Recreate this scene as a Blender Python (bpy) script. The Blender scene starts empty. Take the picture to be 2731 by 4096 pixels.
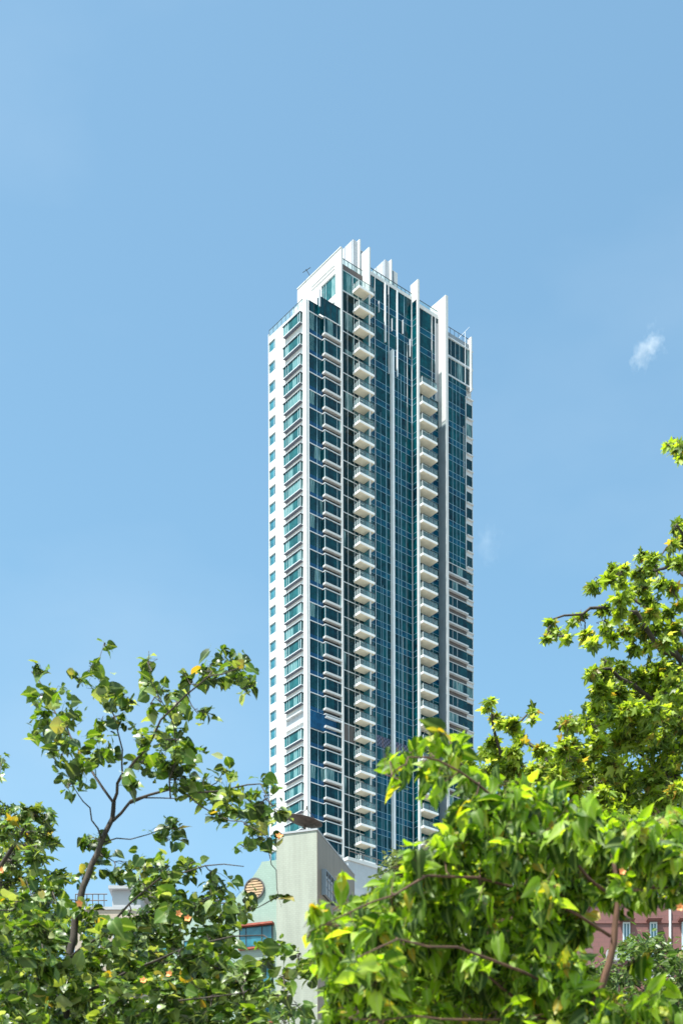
import bpy, math, random
import numpy as np
from mathutils import Vector, Matrix
R = math.radians
random.seed(7)
rng = np.random.default_rng(11)
SC = bpy.context.scene
COL = SC.collection

# ---------------------------------------------------------------- camera
F = 6033.0            # focal length in pixels of the 2731 x 4096 photograph
CX, HY = 1376.0, 5700.0
ROLL = 0.0030
CAMZ = 1.6
cam = bpy.data.cameras.new('camera')
cam.lens = F / 4096 * 36
cam.sensor_width = 36
cam.sensor_fit = 'AUTO'
cam.shift_x = (1365.5 - CX) / 4096
cam.shift_y = (HY - 2048) / 4096
cam.clip_start = 0.1
cam.clip_end = 20000
cam.dof.use_dof = True
cam.dof.focus_distance = 270
cam.dof.aperture_fstop = 53.0 / 10.5
camo = bpy.data.objects.new('camera', cam)
camo.location = (0, 0, CAMZ)
camo.rotation_euler = (math.pi / 2, ROLL, 0)
COL.objects.link(camo)
SC.camera = camo

# ---------------------------------------------------------------- light
SUN_EL = 66.0
hx, hy = -0.70, -0.714            # horizontal direction towards the sun
hn = math.hypot(hx, hy); hx /= hn; hy /= hn
sdir = Vector((hx * math.cos(R(SUN_EL)), hy * math.cos(R(SUN_EL)), math.sin(R(SUN_EL))))
sl = bpy.data.lights.new('sun', 'SUN')
sl.energy = 5.0
sl.angle = R(0.53)
sl.color = (1.0, 0.97, 0.92)
so = bpy.data.objects.new('sun', sl)
so.rotation_euler = sdir.to_track_quat('Z', 'Y').to_euler()
so.location = (0, 0, 400)
COL.objects.link(so)

world = bpy.data.worlds.new('World')
SC.world = world
world.use_nodes = True
nt = world.node_tree
nt.nodes.clear()
wo = nt.nodes.new('ShaderNodeOutputWorld')
bg = nt.nodes.new('ShaderNodeBackground')
sky = nt.nodes.new('ShaderNodeTexSky')
sky.sky_type = 'NISHITA'
sky.sun_disc = False
sky.sun_elevation = R(SUN_EL)
sky.sun_rotation = math.atan2(hx, hy)
sky.altitude = 0
sky.air_density = 1.0
sky.dust_density = 2.2
sky.ozone_density = 1.0
hsv = nt.nodes.new('ShaderNodeHueSaturation')
hsv.inputs['Saturation'].default_value = 0.98
nt.links.new(sky.outputs[0], hsv.inputs['Color'])
tint = nt.nodes.new('ShaderNodeMix'); tint.data_type = 'RGBA'; tint.blend_type = 'MULTIPLY'
tint.inputs[0].default_value = 1.0; tint.inputs[7].default_value = (.97, 1.29, 1.20, 1)
nt.links.new(hsv.outputs[0], tint.inputs[6])
nt.links.new(tint.outputs[2], bg.inputs['Color'])
wtc = nt.nodes.new('ShaderNodeTexCoord'); wmp = nt.nodes.new('ShaderNodeMapping'); wmp.inputs['Scale'].default_value = (1.2, 1.2, 2.6)
wnz = nt.nodes.new('ShaderNodeTexNoise'); wnz.inputs['Scale'].default_value = 2.6; wnz.inputs['Detail'].default_value = 6; wnz.inputs['Roughness'].default_value = .5
nt.links.new(wtc.outputs['Generated'], wmp.inputs[0]); nt.links.new(wmp.outputs[0], wnz.inputs['Vector'])
wmr = nt.nodes.new('ShaderNodeMapRange'); wmr.inputs[1].default_value = .42; wmr.inputs[2].default_value = .75; wmr.inputs[3].default_value = 0; wmr.inputs[4].default_value = .16
nt.links.new(wnz.outputs['Fac'], wmr.inputs[0])
veil = nt.nodes.new('ShaderNodeMix'); veil.data_type = 'RGBA'; nt.links.new(wmr.outputs[0], veil.inputs[0])
nt.links.new(tint.outputs[2], veil.inputs[6]); veil.inputs[7].default_value = (4.6, 5.2, 5.6, 1)
nt.links.new(veil.outputs[2], bg.inputs['Color'])
bg.inputs['Strength'].default_value = 0.105
nt.links.new(bg.outputs[0], wo.inputs['Surface'])
SC.view_settings.view_transform = 'Standard'
SC.view_settings.look = 'None'
SC.view_settings.exposure = 1.06
SC.view_settings.gamma = 1.0
SC.view_settings.use_curve_mapping = False
SC.cycles.max_bounces = 8
SC.cycles.transmission_bounces = 6
SC.cycles.transparent_max_bounces = 8


def pt(x, y, D):
    """pixel of the photograph at depth D -> point in the world"""
    dx, dy = x - CX, y - HY
    xx = dx - ROLL * dy
    yy = dy + ROLL * dx
    return Vector((xx / F * D, D, CAMZ - yy / F * D))

# ---------------------------------------------------------------- object helpers
def props(o, label=None, cat=None, group=None, kind=None):
    if label: o['label'] = label
    if cat: o['category'] = cat
    if group: o['group'] = group
    if kind: o['kind'] = kind
    return o

def empty(name, loc=(0, 0, 0), rz=0.0):
    o = bpy.data.objects.new(name, None)
    o.location = loc
    o.rotation_euler = (0, 0, rz)
    o.empty_display_size = 0.5
    COL.objects.link(o)
    return o

class MB:
    def __init__(s):
        s.v = []; s.f = []; s.m = []
    def quad(s, pts, mi=0):
        n = len(s.v)
        s.v += [tuple(p) for p in pts]
        s.f.append(tuple(range(n, n + len(pts)))); s.m.append(mi)
    def box(s, x0, x1, y0, y1, z0, z1, mi=0):
        if x0 > x1: x0, x1 = x1, x0
        if y0 > y1: y0, y1 = y1, y0
        if z0 > z1: z0, z1 = z1, z0
        n = len(s.v)
        s.v += [(x0, y0, z0), (x1, y0, z0), (x1, y1, z0), (x0, y1, z0),
                (x0, y0, z1), (x1, y0, z1), (x1, y1, z1), (x0, y1, z1)]
        for q in ((0, 3, 2, 1), (4, 5, 6, 7), (0, 1, 5, 4), (1, 2, 6, 5), (2, 3, 7, 6), (3, 0, 4, 7)):
            s.f.append(tuple(n + i for i in q)); s.m.append(mi)
        return s
    def tube(s, pts, rads, n=7, mi=0, cap=True):
        pts = [Vector(p) for p in pts]
        rings = []
        prev = None
        for i, p in enumerate(pts):
            if i == 0: d = pts[1] - p
            elif i == len(pts) - 1: d = p - pts[i - 1]
            else: d = pts[i + 1] - pts[i - 1]
            if d.length < 1e-9: d = Vector((0, 0, 1))
            d.normalize()
            if prev is None:
                a = d.orthogonal().normalized()
            else:
                a = prev - d * prev.dot(d)
                a = a.normalized() if a.length > 1e-6 else d.orthogonal().normalized()
            prev = a
            b = d.cross(a)
            base = len(s.v)
            for k in range(n):
                t = 2 * math.pi * k / n
                q = p + (a * math.cos(t) + b * math.sin(t)) * rads[i]
                s.v.append(tuple(q))
            rings.append(base)
        for i in range(len(rings) - 1):
            for k in range(n):
                k2 = (k + 1) % n
                s.f.append((rings[i] + k, rings[i] + k2, rings[i + 1] + k2, rings[i + 1] + k)); s.m.append(mi)
        if cap:
            s.f.append(tuple(rings[0] + k for k in reversed(range(n)))); s.m.append(mi)
            s.f.append(tuple(rings[-1] + k for k in range(n))); s.m.append(mi)
        return s
    def prism(s, poly, fn, mi=0):
        """poly: list of 2D points, fn(p, side) -> 3D point, side 0/1"""
        n = len(s.v); m = len(poly)
        s.v += [tuple(fn(p, 0)) for p in poly] + [tuple(fn(p, 1)) for p in poly]
        s.f.append(tuple(n + i for i in range(m))); s.m.append(mi)
        s.f.append(tuple(n + m + i for i in reversed(range(m)))); s.m.append(mi)
        for i in range(m):
            j = (i + 1) % m
            s.f.append((n + j, n + i, n + m + i, n + m + j)); s.m.append(mi)
    def build(s, name, mats, parent=None, smooth=False):
        me = bpy.data.meshes.new(name)
        me.from_pydata(s.v, [], s.f)
        if not isinstance(mats, (list, tuple)): mats = [mats]
        for m in mats: me.materials.append(m)
        if len(mats) > 1: me.polygons.foreach_set('material_index', s.m)
        if smooth: me.polygons.foreach_set('use_smooth', [True] * len(me.polygons))
        me.update()
        o = bpy.data.objects.new(name, me)
        COL.objects.link(o)
        if parent: o.parent = parent
        return o

def dup(o, parent, dz=0.0):
    c = o.copy(); COL.objects.link(c); c.parent = parent
    c.location = (o.location[0], o.location[1], o.location[2] + dz)
    for ch in list(o.children):
        g = ch.copy(); COL.objects.link(g); g.parent = c
    return c

# ---------------------------------------------------------------- materials
def mat(name):
    m = bpy.data.materials.new(name); m.use_nodes = True
    nt = m.node_tree
    return m, nt, nt.nodes['Principled BSDF']

def ramp(nt, fac, stops):
    r = nt.nodes.new('ShaderNodeValToRGB')
    el = r.color_ramp.elements
    el[0].position, el[0].color = stops[0][0], (*stops[0][1], 1)
    el[1].position, el[1].color = stops[1][0], (*stops[1][1], 1)
    for p, c in stops[2:]:
        e = el.new(p); e.color = (*c, 1)
    nt.links.new(fac, r.inputs[0])
    return r.outputs[0]

def noise(nt, scale, detail=4, rough=.55, vec=None, stretch=None):
    tc = nt.nodes.new('ShaderNodeTexCoord')
    mp = nt.nodes.new('ShaderNodeMapping')
    nt.links.new(tc.outputs['Object'], mp.inputs[0])
    if stretch: mp.inputs['Scale'].default_value = stretch
    n = nt.nodes.new('ShaderNodeTexNoise')
    n.inputs['Scale'].default_value = scale
    n.inputs['Detail'].default_value = detail
    n.inputs['Roughness'].default_value = rough
    nt.links.new(mp.outputs[0], n.inputs['Vector'])
    return n.outputs['Fac']

def mixc(nt, fac, a, b, mode='MIX'):
    m = nt.nodes.new('ShaderNodeMix'); m.data_type = 'RGBA'; m.blend_type = mode
    if isinstance(fac, (int, float)): m.inputs[0].default_value = fac
    else: nt.links.new(fac, m.inputs[0])
    for i, c in ((6, a), (7, b)):
        if isinstance(c, (tuple, list)): m.inputs[i].default_value = (*c, 1)
        else: nt.links.new(c, m.inputs[i])
    return m.outputs[2]

def plain(name, col, rough=.6, var=.12, scale=.6, metal=0.0, spec=.4, stretch=None, bump=0):
    m, nt, p = mat(name)
    n = noise(nt, scale, stretch=stretch)
    lo = tuple(c * (1 - var) for c in col); hi = tuple(min(1, c * (1 + var)) for c in col)
    nt.links.new(ramp(nt, n, [(.3, lo), (.7, hi)]), p.inputs['Base Color'])
    p.inputs['Roughness'].default_value = rough
    p.inputs['Metallic'].default_value = metal
    p.inputs['Specular IOR Level'].default_value = spec
    if bump:
        b = nt.nodes.new('ShaderNodeBump'); b.inputs['Strength'].default_value = bump
        nt.links.new(noise(nt, scale * 12), b.inputs['Height'])
        nt.links.new(b.outputs[0], p.inputs['Normal'])
    return m

M = {}
M['white'] = None

M['whitepaint'] = plain('white painted metal', (.56, .58, .60), .35, .04, .8)
M['cream'] = plain('cream soffit', (.80, .72, .57), .6, .10, .9)
M['greywall'] = plain('pale grey render', (.36, .365, .38), .7, .08, .5, stretch=(1, 1, .2))
M['greymetal'] = plain('blue grey metal', (.20, .235, .27), .4, .1, .5)
M['pilaster'] = plain('ribbed light metal', (.78, .80, .82), .4, .06, 1.0)
M['balcony_white'] = plain('white balcony render', (.80, .80, .79), .5, .06, .7)
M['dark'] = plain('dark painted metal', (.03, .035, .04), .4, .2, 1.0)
M['recess'] = plain('shaded louvre recess', (.12, .11, .11), .7, .2, 1.5)  # dark tone paints in the shade inside the recesses
M['brown'] = plain('brown louvre', (.10, .085, .08), .6, .15, .8)
M['soffitgrey'] = plain('blue grey soffit panel', (.09, .105, .14), .6, .1, .8)
M['frame'] = plain('aluminium window frame', (.45, .53, .56), .35, .05, 1.0)
M['line'] = plain('blue grey mullion', (.22, .38, .47), .35, .1, 1.0)

def glass(name, c1, c2, cell=(1.2, 1.2, 1.6), spec=.5, extra=None, tilt=.015, curtain=None):
    """glazing seen from outside: dark interior, curtains, reflecting skin, each pane a little different"""
    m, nt, p = mat(name)
    tc = nt.nodes.new('ShaderNodeTexCoord')
    geo = nt.nodes.new('ShaderNodeNewGeometry')
    sn = nt.nodes.new('ShaderNodeVectorMath'); sn.operation = 'SNAP'
    sn.inputs[1].default_value = cell
    oi = nt.nodes.new('ShaderNodeObjectInfo')
    ad = nt.nodes.new('ShaderNodeVectorMath'); ad.operation = 'ADD'
    nt.links.new(tc.outputs['Object'], sn.inputs[0])
    nt.links.new(sn.outputs[0], ad.inputs[0])
    nt.links.new(oi.outputs['Location'], ad.inputs[1])
    wn = nt.nodes.new('ShaderNodeTexWhiteNoise')
    nt.links.new(ad.outputs[0], wn.inputs['Vector'])
    col = ramp(nt, wn.outputs['Value'], [(0, c1), (1, c2)])
    n = noise(nt, 1.3, 5, .6)
    col = mixc(nt, .35, col, ramp(nt, n, [(.35, tuple(c * .35 for c in c1)), (.65, tuple(min(1, c * 1.4) for c in c2))]))
    if curtain:
        mt = nt.nodes.new('ShaderNodeMath'); mt.operation = 'GREATER_THAN'; mt.inputs[1].default_value = curtain
        sep = nt.nodes.new('ShaderNodeSeparateColor'); nt.links.new(wn.outputs['Color'], sep.inputs[0])
        nt.links.new(sep.outputs[1], mt.inputs[0])
        nb = noise(nt, 3.0, 3, .5, stretch=(3, 3, .15))
        cc = ramp(nt, nb, [(.4, tuple(c * 1.2 for c in c2)), (.6, (.22, .36, .36))])
        col = mixc(nt, mt.outputs[0], col, cc)
    nt.links.new(col, p.inputs['Base Color'])
    p.inputs['Roughness'].default_value = .04
    p.inputs['Specular IOR Level'].default_value = spec
    sub = nt.nodes.new('ShaderNodeVectorMath'); sub.operation = 'SUBTRACT'; sub.inputs[1].default_value = (.5, .5, .5)
    scl = nt.nodes.new('ShaderNodeVectorMath'); scl.operation = 'SCALE'; scl.inputs['Scale'].default_value = tilt
    add = nt.nodes.new('ShaderNodeVectorMath'); add.operation = 'ADD'
    nrm = nt.nodes.new('ShaderNodeVectorMath'); nrm.operation = 'NORMALIZE'
    nt.links.new(wn.outputs['Color'], sub.inputs[0]); nt.links.new(sub.outputs[0], scl.inputs[0])
    nt.links.new(scl.outputs[0], add.inputs[0]); nt.links.new(geo.outputs['Normal'], add.inputs[1])
    nt.links.new(add.outputs[0], nrm.inputs[0]); nt.links.new(nrm.outputs[0], p.inputs['Normal'])
    return m

M['glass_teal'] = glass('teal bay glass', (.004, .050, .058), (.018, .13, .135), (1.1, 1.1, 4), .45, curtain=.72)
M['glass_blue'] = glass('blue window glass', (.02, .11, .16), (.04, .20, .25), (1.0, 1.0, 4), .7)
M['glass_dark'] = glass('dark teal glass', (.001, .012, .022), (.003, .058, .075), (1.3, 1.3, 4), .26, curtain=.88)
M['glass_curtain'] = glass('curtain wall glass', (.0005, .009, .022), (.003, .085, .105), (1.15, 9, 3.2), .20, tilt=.05)
M['glass_band'] = glass('blue spandrel glass', (.001, .025, .065), (.003, .09, .15), (1.15, 9, 3.2), .20, tilt=.04)
M['glass_black'] = glass('deep black green glass', (.001, .008, .010), (.003, .030, .034), (1.7, 1.3, 4), .18, curtain=.93)
M['glass_cobalt'] = glass('cobalt plant floor glass', (.004, .04, .10), (.008, .07, .16), (1.3, 1.3, 4), .25)

def clear_glass():
    m, nt, p = mat('balcony rail glass')
    tr = nt.nodes.new('ShaderNodeBsdfTransparent'); tr.inputs[0].default_value = (.90, .97, .96, 1)
    gl = nt.nodes.new('ShaderNodeBsdfGlossy'); gl.inputs['Roughness'].default_value = .03
    lw = nt.nodes.new('ShaderNodeLayerWeight'); lw.inputs[0].default_value = .5
    fp = nt.nodes.new('ShaderNodeMath'); fp.operation = 'POWER'; fp.inputs[1].default_value = 4; nt.links.new(lw.outputs['Facing'], fp.inputs[0])
    fr = nt.nodes.new('ShaderNodeMath'); fr.operation = 'MULTIPLY_ADD'; fr.inputs[1].default_value = .5; fr.inputs[2].default_value = .05; nt.links.new(fp.outputs[0], fr.inputs[0])
    mx = nt.nodes.new('ShaderNodeMixShader')
    nt.links.new(fr.outputs[0], mx.inputs[0]); nt.links.new(tr.outputs[0], mx.inputs[1]); nt.links.new(gl.outputs[0], mx.inputs[2])
    df = nt.nodes.new('ShaderNodeBsdfDiffuse'); df.inputs[0].default_value = (.70, .82, .80, 1)
    m2 = nt.nodes.new('ShaderNodeMixShader'); m2.inputs[0].default_value = .07
    nt.links.new(mx.outputs[0], m2.inputs[1]); nt.links.new(df.outputs[0], m2.inputs[2])
    nt.links.new(m2.outputs[0], nt.nodes['Material Output'].inputs['Surface'])
    return m
M['clear'] = clear_glass()

def mesh_screen():
    m, nt, p = mat('perforated plant screen')
    tc = nt.nodes.new('ShaderNodeTexCoord')
    ck = nt.nodes.new('ShaderNodeTexChecker'); ck.inputs['Scale'].default_value = 2.6
    nt.links.new(tc.outputs['Object'], ck.inputs[0])
    ck.inputs[1].default_value = (.015, .02, .05, 1); ck.inputs[2].default_value = (.11, .12, .19, 1)
    nt.links.new(ck.outputs[0], p.inputs['Base Color'])
    p.inputs['Roughness'].default_value = .5
    return m
M['screen'] = mesh_screen()

def tiled(name, col, mortar, bw, bh, var=.10, rough=.55, streak=.12):
    """small mosaic tile render; walls face any way, so use the generated height and a horizontal mix"""
    m, nt, p = mat(name)
    tc = nt.nodes.new('ShaderNodeTexCoord')
    sp = nt.nodes.new('ShaderNodeSeparateXYZ'); nt.links.new(tc.outputs['Object'], sp.inputs[0])
    ad = nt.nodes.new('ShaderNodeMath'); ad.operation = 'ADD'
    nt.links.new(sp.outputs[0], ad.inputs[0]); nt.links.new(sp.outputs[1], ad.inputs[1])
    cb = nt.nodes.new('ShaderNodeCombineXYZ')
    nt.links.new(ad.outputs[0], cb.inputs[0]); nt.links.new(sp.outputs[2], cb.inputs[1])
    br = nt.nodes.new('ShaderNodeTexBrick')
    br.inputs['Scale'].default_value = 1.0
    br.inputs['Brick Width'].default_value = bw; br.inputs['Row Height'].default_value = bh
    br.inputs['Mortar Size'].default_value = .012
    br.inputs['Color1'].default_value = (*[c * (1 - var * .5) for c in col], 1)
    br.inputs['Color2'].default_value = (*[min(1, c * (1 + var * .5)) for c in col], 1)
    br.inputs['Mortar'].default_value = (*mortar, 1)
    nt.links.new(cb.outputs[0], br.inputs['Vector'])
    st = noise(nt, 1.6, 6, .65, stretch=(1, 1, .08))
    c = mixc(nt, streak, br.outputs['Color'], ramp(nt, st, [(.35, tuple(c * .45 for c in col)), (.7, tuple(min(1, c * 1.15) for c in col))]))
    pa = noise(nt, .35, 3, .5)
    c = mixc(nt, .25, c, ramp(nt, pa, [(.3, tuple(x * .8 for x in col)), (.7, tuple(min(1, x * 1.12) for x in col))]))
    nt.links.new(c, p.inputs['Base Color'])
    p.inputs['Roughness'].default_value = rough
    return m
M['sage'] = tiled('sage grey mosaic tile', (.34, .355, .29), (.26, .27, .23), .30, .15, streak=.35)
M['shade_taupe'] = tiled('taupe mosaic tile', (.25, .20, .15), (.19, .155, .12), .30, .15, streak=.35)  # darker, warmer tone carrying the shade of the stair tower's side wall
M['white'] = tiled('white tile cladding', (.58, .58, .57), (.46, .46, .46), 1.2, .8, var=.05, rough=.45, streak=.07)
M['mint'] = tiled('mint green mosaic tile', (.27, .36, .30), (.21, .28, .24), .30, .15, streak=.2)
M['beige'] = tiled('beige mosaic tile', (.42, .34, .26), (.32, .26, .21), .30, .15, streak=.2)
M['pink'] = tiled('dusty pink brick tile', (.20, .085, .075), (.14, .07, .06), .45, .18, streak=.2)
M['palegrey'] = tiled('pale grey block wall', (.46, .48, .51), (.38, .40, .43), .9, .6, streak=.12)
M['redpaint'] = plain('faded red paint', (.32, .08, .05), .6, .3, 3)
M['orange'] = plain('peach painted louvre', (.50, .33, .19), .6, .2, 2)
M['oldpipe'] = plain('weathered dark pipe', (.10, .08, .07), .7, .3, 3)
M['rust'] = plain('rusty mesh dish', (.07, .05, .045), .75, .35, 4, bump=.3)
M['ground'] = plain('city ground', (.22, .205, .18), .9, .25, .05)
M['road'] = plain('asphalt', (.06, .06, .06), .9, .25, .5)

def bark(name, a, b):
    m, nt, p = mat(name)
    n = noise(nt, 9, 6, .7, stretch=(1, 1, .3))
    nt.links.new(ramp(nt, n, [(.3, a), (.7, b)]), p.inputs['Base Color'])
    p.inputs['Roughness'].default_value = .85
    bu = nt.nodes.new('ShaderNodeBump'); bu.inputs['Strength'].default_value = .6; bu.inputs['Distance'].default_value = .02
    nt.links.new(n, bu.inputs['Height']); nt.links.new(bu.outputs[0], p.inputs['Normal'])
    return m
M['bark'] = bark('grey brown bark', (.014, .011, .009), (.085, .064, .048))
M['bark_red'] = bark('reddish bark', (.04, .02, .012), (.17, .085, .05))

def leafmat(name, stops, trans, tfac=.38, rough=.42, spec=.35):
    m, nt, p = mat(name)
    at = nt.nodes.new('ShaderNodeAttribute'); at.attribute_name = 'tint'
    col = ramp(nt, at.outputs['Fac'], stops)
    rb = nt.nodes.new('ShaderNodeAttribute'); rb.attribute_name = 'rib'
    rr_ = ramp(nt, rb.outputs['Fac'], [(.80, (0, 0, 0)), (.98, (.5, .5, .5))])
    col = mixc(nt, rr_, col, (.34, .42, .16))
    n = noise(nt, 14, 3, .6)
    col2 = mixc(nt, .25, col, ramp(nt, n, [(.3, (.02, .05, .01)), (.75, (.16, .24, .04))]))
    nt.links.new(col2, p.inputs['Base Color'])
    p.inputs['Roughness'].default_value = rough
    p.inputs['Specular IOR Level'].default_value = spec
    tb = nt.nodes.new('ShaderNodeBsdfTranslucent')
    tcol = mixc(nt, 1.0, col, trans, 'MULTIPLY')
    nt.links.new(tcol, tb.inputs[0])
    mx = nt.nodes.new('ShaderNodeMixShader'); mx.inputs[0].default_value = tfac
    nt.links.new(p.outputs[0], mx.inputs[1]); nt.links.new(tb.outputs[0], mx.inputs[2])
    nt.links.new(mx.outputs[0], nt.nodes['Material Output'].inputs['Surface'])
    return m
M['leaf_hib'] = leafmat('hibiscus leaf', [(0.0, (0.0093, 0.0232, 0.0042)), (0.35, (0.0260, 0.0606, 0.0081)), (0.72, (0.0901, 0.1802, 0.0095)), (0.84, (0.1802, 0.2433, 0.0562)), (0.975, (0.3063, 0.3604, 0.2018)), (0.9990, (0.4055, 0.2523, 0.0216))],
                       (2.8, 2.6, .6), .24, .38, .45)
M['leaf_near'] = leafmat('near hibiscus leaf', [(0.0, (0.0094, 0.0286, 0.0038)), (0.35, (0.0366, 0.0921, 0.0084)), (0.75, (0.2300, 0.3784, 0.0097)), (0.93, (0.3451, 0.4541, 0.0779)), (0.9992, (0.4026, 0.2460, 0.0194))],
                        (2.7, 2.7, .4), .32, .5, .25)
M['leaf_gum'] = leafmat('sweetgum leaf', [(0.0, (0.0221, 0.0465, 0.0054)), (0.35, (0.0943, 0.1649, 0.0149)), (0.75, (0.2855, 0.4114, 0.0209)), (0.92, (0.4198, 0.5049, 0.1391)), (0.97, (0.3527, 0.2524, 0.0386)), (1.0, (0.1679, 0.0842, 0.0310))],
                       (2.4, 2.2, .8), .36, .42, .35)
M['leaf_dark'] = leafmat('dark leaf', [(0, (0.0280, 0.0600, 0.0120)), (.5, (0.0560, 0.1120, 0.0200)), (.9, (0.1040, 0.1600, 0.0400)), (1, (0.1920, 0.1440, 0.0400))],
                        (1.5, 1.8, .8), .25)
M['leaf_olive'] = leafmat('olive leaf', [(0, (0.0560, 0.0720, 0.0240)), (.5, (0.1040, 0.1280, 0.0400)), (1, (0.1760, 0.1600, 0.0720))], (1.5, 1.6, .9), .25)
M['petal'] = plain('peach hibiscus petal', (.80, .34, .12), .6, .25, 20)

# ================================================================ ground
g = MB(); g.quad([(-6000, -3000, 0), (6000, -3000, 0), (6000, 12000, 0), (-6000, 12000, 0)])
props(g.build('ground', M['ground']), kind='structure')
g = MB(); g.box(-60, 60, 24, 34, .0, .004)
props(g.build('road', M['road']), kind='structure')
g = MB(); g.box(-60, 60, 21, 23.9, .0, .14)
props(g.build('pavement', M['greywall']), kind='structure')

# ================================================================ the tower
ANG = math.atan2(.630, .776)
TW = empty('residential_tower', (-5.82, 270.0, 0), ANG)
props(TW, 'tallest building, white and teal glass residential skyscraper with stacked cream balconies', 'skyscraper')
ys = [1138, 1218, 1299, 1385, 1465, 1537, 1607, 1677, 1746, 1816, 1886, 1955, 2023, 2093, 2163, 2234, 2302, 2372,
      2442, 2514, 2583.5, 2655, 2725, 2796.5, 2868, 2938.5, 3010, 3080, 3151, 3220.5, 3291, 3363, 3435]
ZF = [(5700 - y) * 274.8 / F + 1.6 for y in ys]
for _ in range(4): ZF.append(ZF[-1] - 3.24)
NF = len(ZF)
ZB = ZF[-1] - 3.3        # everything below is hidden by the trees: plain base
PLANT = 24
ATOP = 202.4
# ---- solid walls
w = MB()
def W(*a): w.box(*a)
# left face of the lower wing (outer plane a = -.5)
W(-.5, 0, 0, 1.07, 0, 203.0)                    # corner pier
W(-.45, -.1, 1.07, 6.1, 0, ATOP)                # behind the bays
W(-.5, -.1, 6.1, 9.31, 0, ATOP)
W(-.5, -.1, 11.22, 11.42, 0, 203.0)
W(-.5, -.1, 9.31, 11.22, 0, ZF[-1] - 2.4)
W(-.1, 6.9, .35, 11.42, 0, ATOP - .6)           # body of the lower wing
# upper block: wall facing left with its window openings
zt = 215.4
W(6.9, 7.25, -.9, -.02, 0, zt)                  # long pier
for z0, z1, b0, b1 in ((207.8, 211.6, .81, 4.93), (203.4, 206.6, 1.1, 4.0)):
    pass
W(6.9, 7.2, -.02, .81, 0, zt)
W(6.9, 7.2, 4.93, 12.2, 0, zt)
W(6.9, 7.2, .81, 4.93, 211.6, zt)
W(6.9, 7.2, .81, 4.93, 206.6, 207.8)
W(6.9, 7.2, .81, 1.1, 203.4, 206.6)
W(6.9, 7.2, 4.0, 4.93, 203.4, 206.6)
W(6.9, 7.2, .81, 4.93, 0, 203.4)
W(7.2, 31.5, .35, 14.0, 0, 212.6)               # body of the main block
W(7.2, 12.4, 11.9, 12.2, 212.6, zt)
W(31.5, 40.6, .35, 14.0, 0, 211.4)
w.build('wall', M['white'], TW)
# projecting string course and groove on the upper wall
w = MB()
w.box(6.82, 6.9, 1.0, 7.8, 213.15, 213.3)
w.box(6.82, 6.9, 1.0, 7.8, 212.5, 212.6)
w.box(6.80, 6.9, -.9, 12.2, zt - .12, zt + .06)
w.build('string_course', M['white'], TW)

def glazed(name, plane, c0, c1, z0, z1, pos, mg, mull=(), vert=True, fw=.07, out=-1, transom=()):
    """a window: frame object with its pane as a child. plane 'a' -> in the y-z plane at x=pos; 'b' -> x-z plane at y=pos.
    it faces -x or -y. coordinates are local, z given relative to the object's own z"""
    f = MB(); p = MB()
    d0, d1 = pos - .05, pos + .06
    def bar(u0, u1, q0, q1, dd=0.0):
        if plane == 'a': f.box(d0 - dd, d1, u0, u1, q0, q1)
        else: f.box(u0, u1, d0 - dd, d1, q0, q1)
    bar(c0, c0 + fw, z0 + fw, z1 - fw); bar(c1 - fw, c1, z0 + fw, z1 - fw)
    bar(c0, c1, z0, z0 + fw); bar(c0, c1, z1 - fw, z1)
    for m_ in mull: bar(m_ - fw / 2, m_ + fw / 2, z0 + fw, z1 - fw, -.004)
    for t_ in transom: bar(c0 + fw, c1 - fw, t_ - fw / 2, t_ + fw / 2, -.008)
    if plane == 'a': p.quad([(pos, c0 + .01, z0 + .01), (pos, c0 + .01, z1 - .01), (pos, c1 - .01, z1 - .01), (pos, c1 - .01, z0 + .01)])
    else: p.quad([(c0 + .01, pos, z0 + .01), (c1 - .01, pos, z0 + .01), (c1 - .01, pos, z1 - .01), (c0 + .01, pos, z1 - .01)])
    fo = f.build(name, M['frame'], TW)
    p.build('pane', mg, fo)
    return fo

# big windows of the upper block
o = glazed('window', 'a', .81, 4.93, 207.8, 211.6, 7.08, M['glass_teal'], (3.75, 4.4))
o = glazed('window', 'a', 1.1, 4.0, 203.4, 206.6, 7.08, M['glass_teal'], (3.0,))

# ---- small windows at the far end of the left face, with the white spandrels between
sp = MB()
sp.box(-.5, -.1, 9.31, 11.22, ZF[2] - .8, ATOP)
sp.build('spandrel', M['white'], TW)
win0 = glazed('window', 'a', 9.33, 11.2, -2.65, -.8, -.33, M['glass_blue'], (9.85,))
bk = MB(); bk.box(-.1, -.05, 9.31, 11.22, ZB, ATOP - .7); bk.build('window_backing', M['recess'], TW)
win0.location.z = ZF[2]
for k in range(2, NF):
    z = ZF[k]; zn = ZF[k + 1] if k + 1 < NF else z - 3.24
    if k > 2: dup(win0, TW, z - ZF[2])
    sp = MB(); sp.box(-.5, -.1, 9.31, 11.22, zn - .8, z - 2.65); sp.build('spandrel', M['white'], TW)

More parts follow.
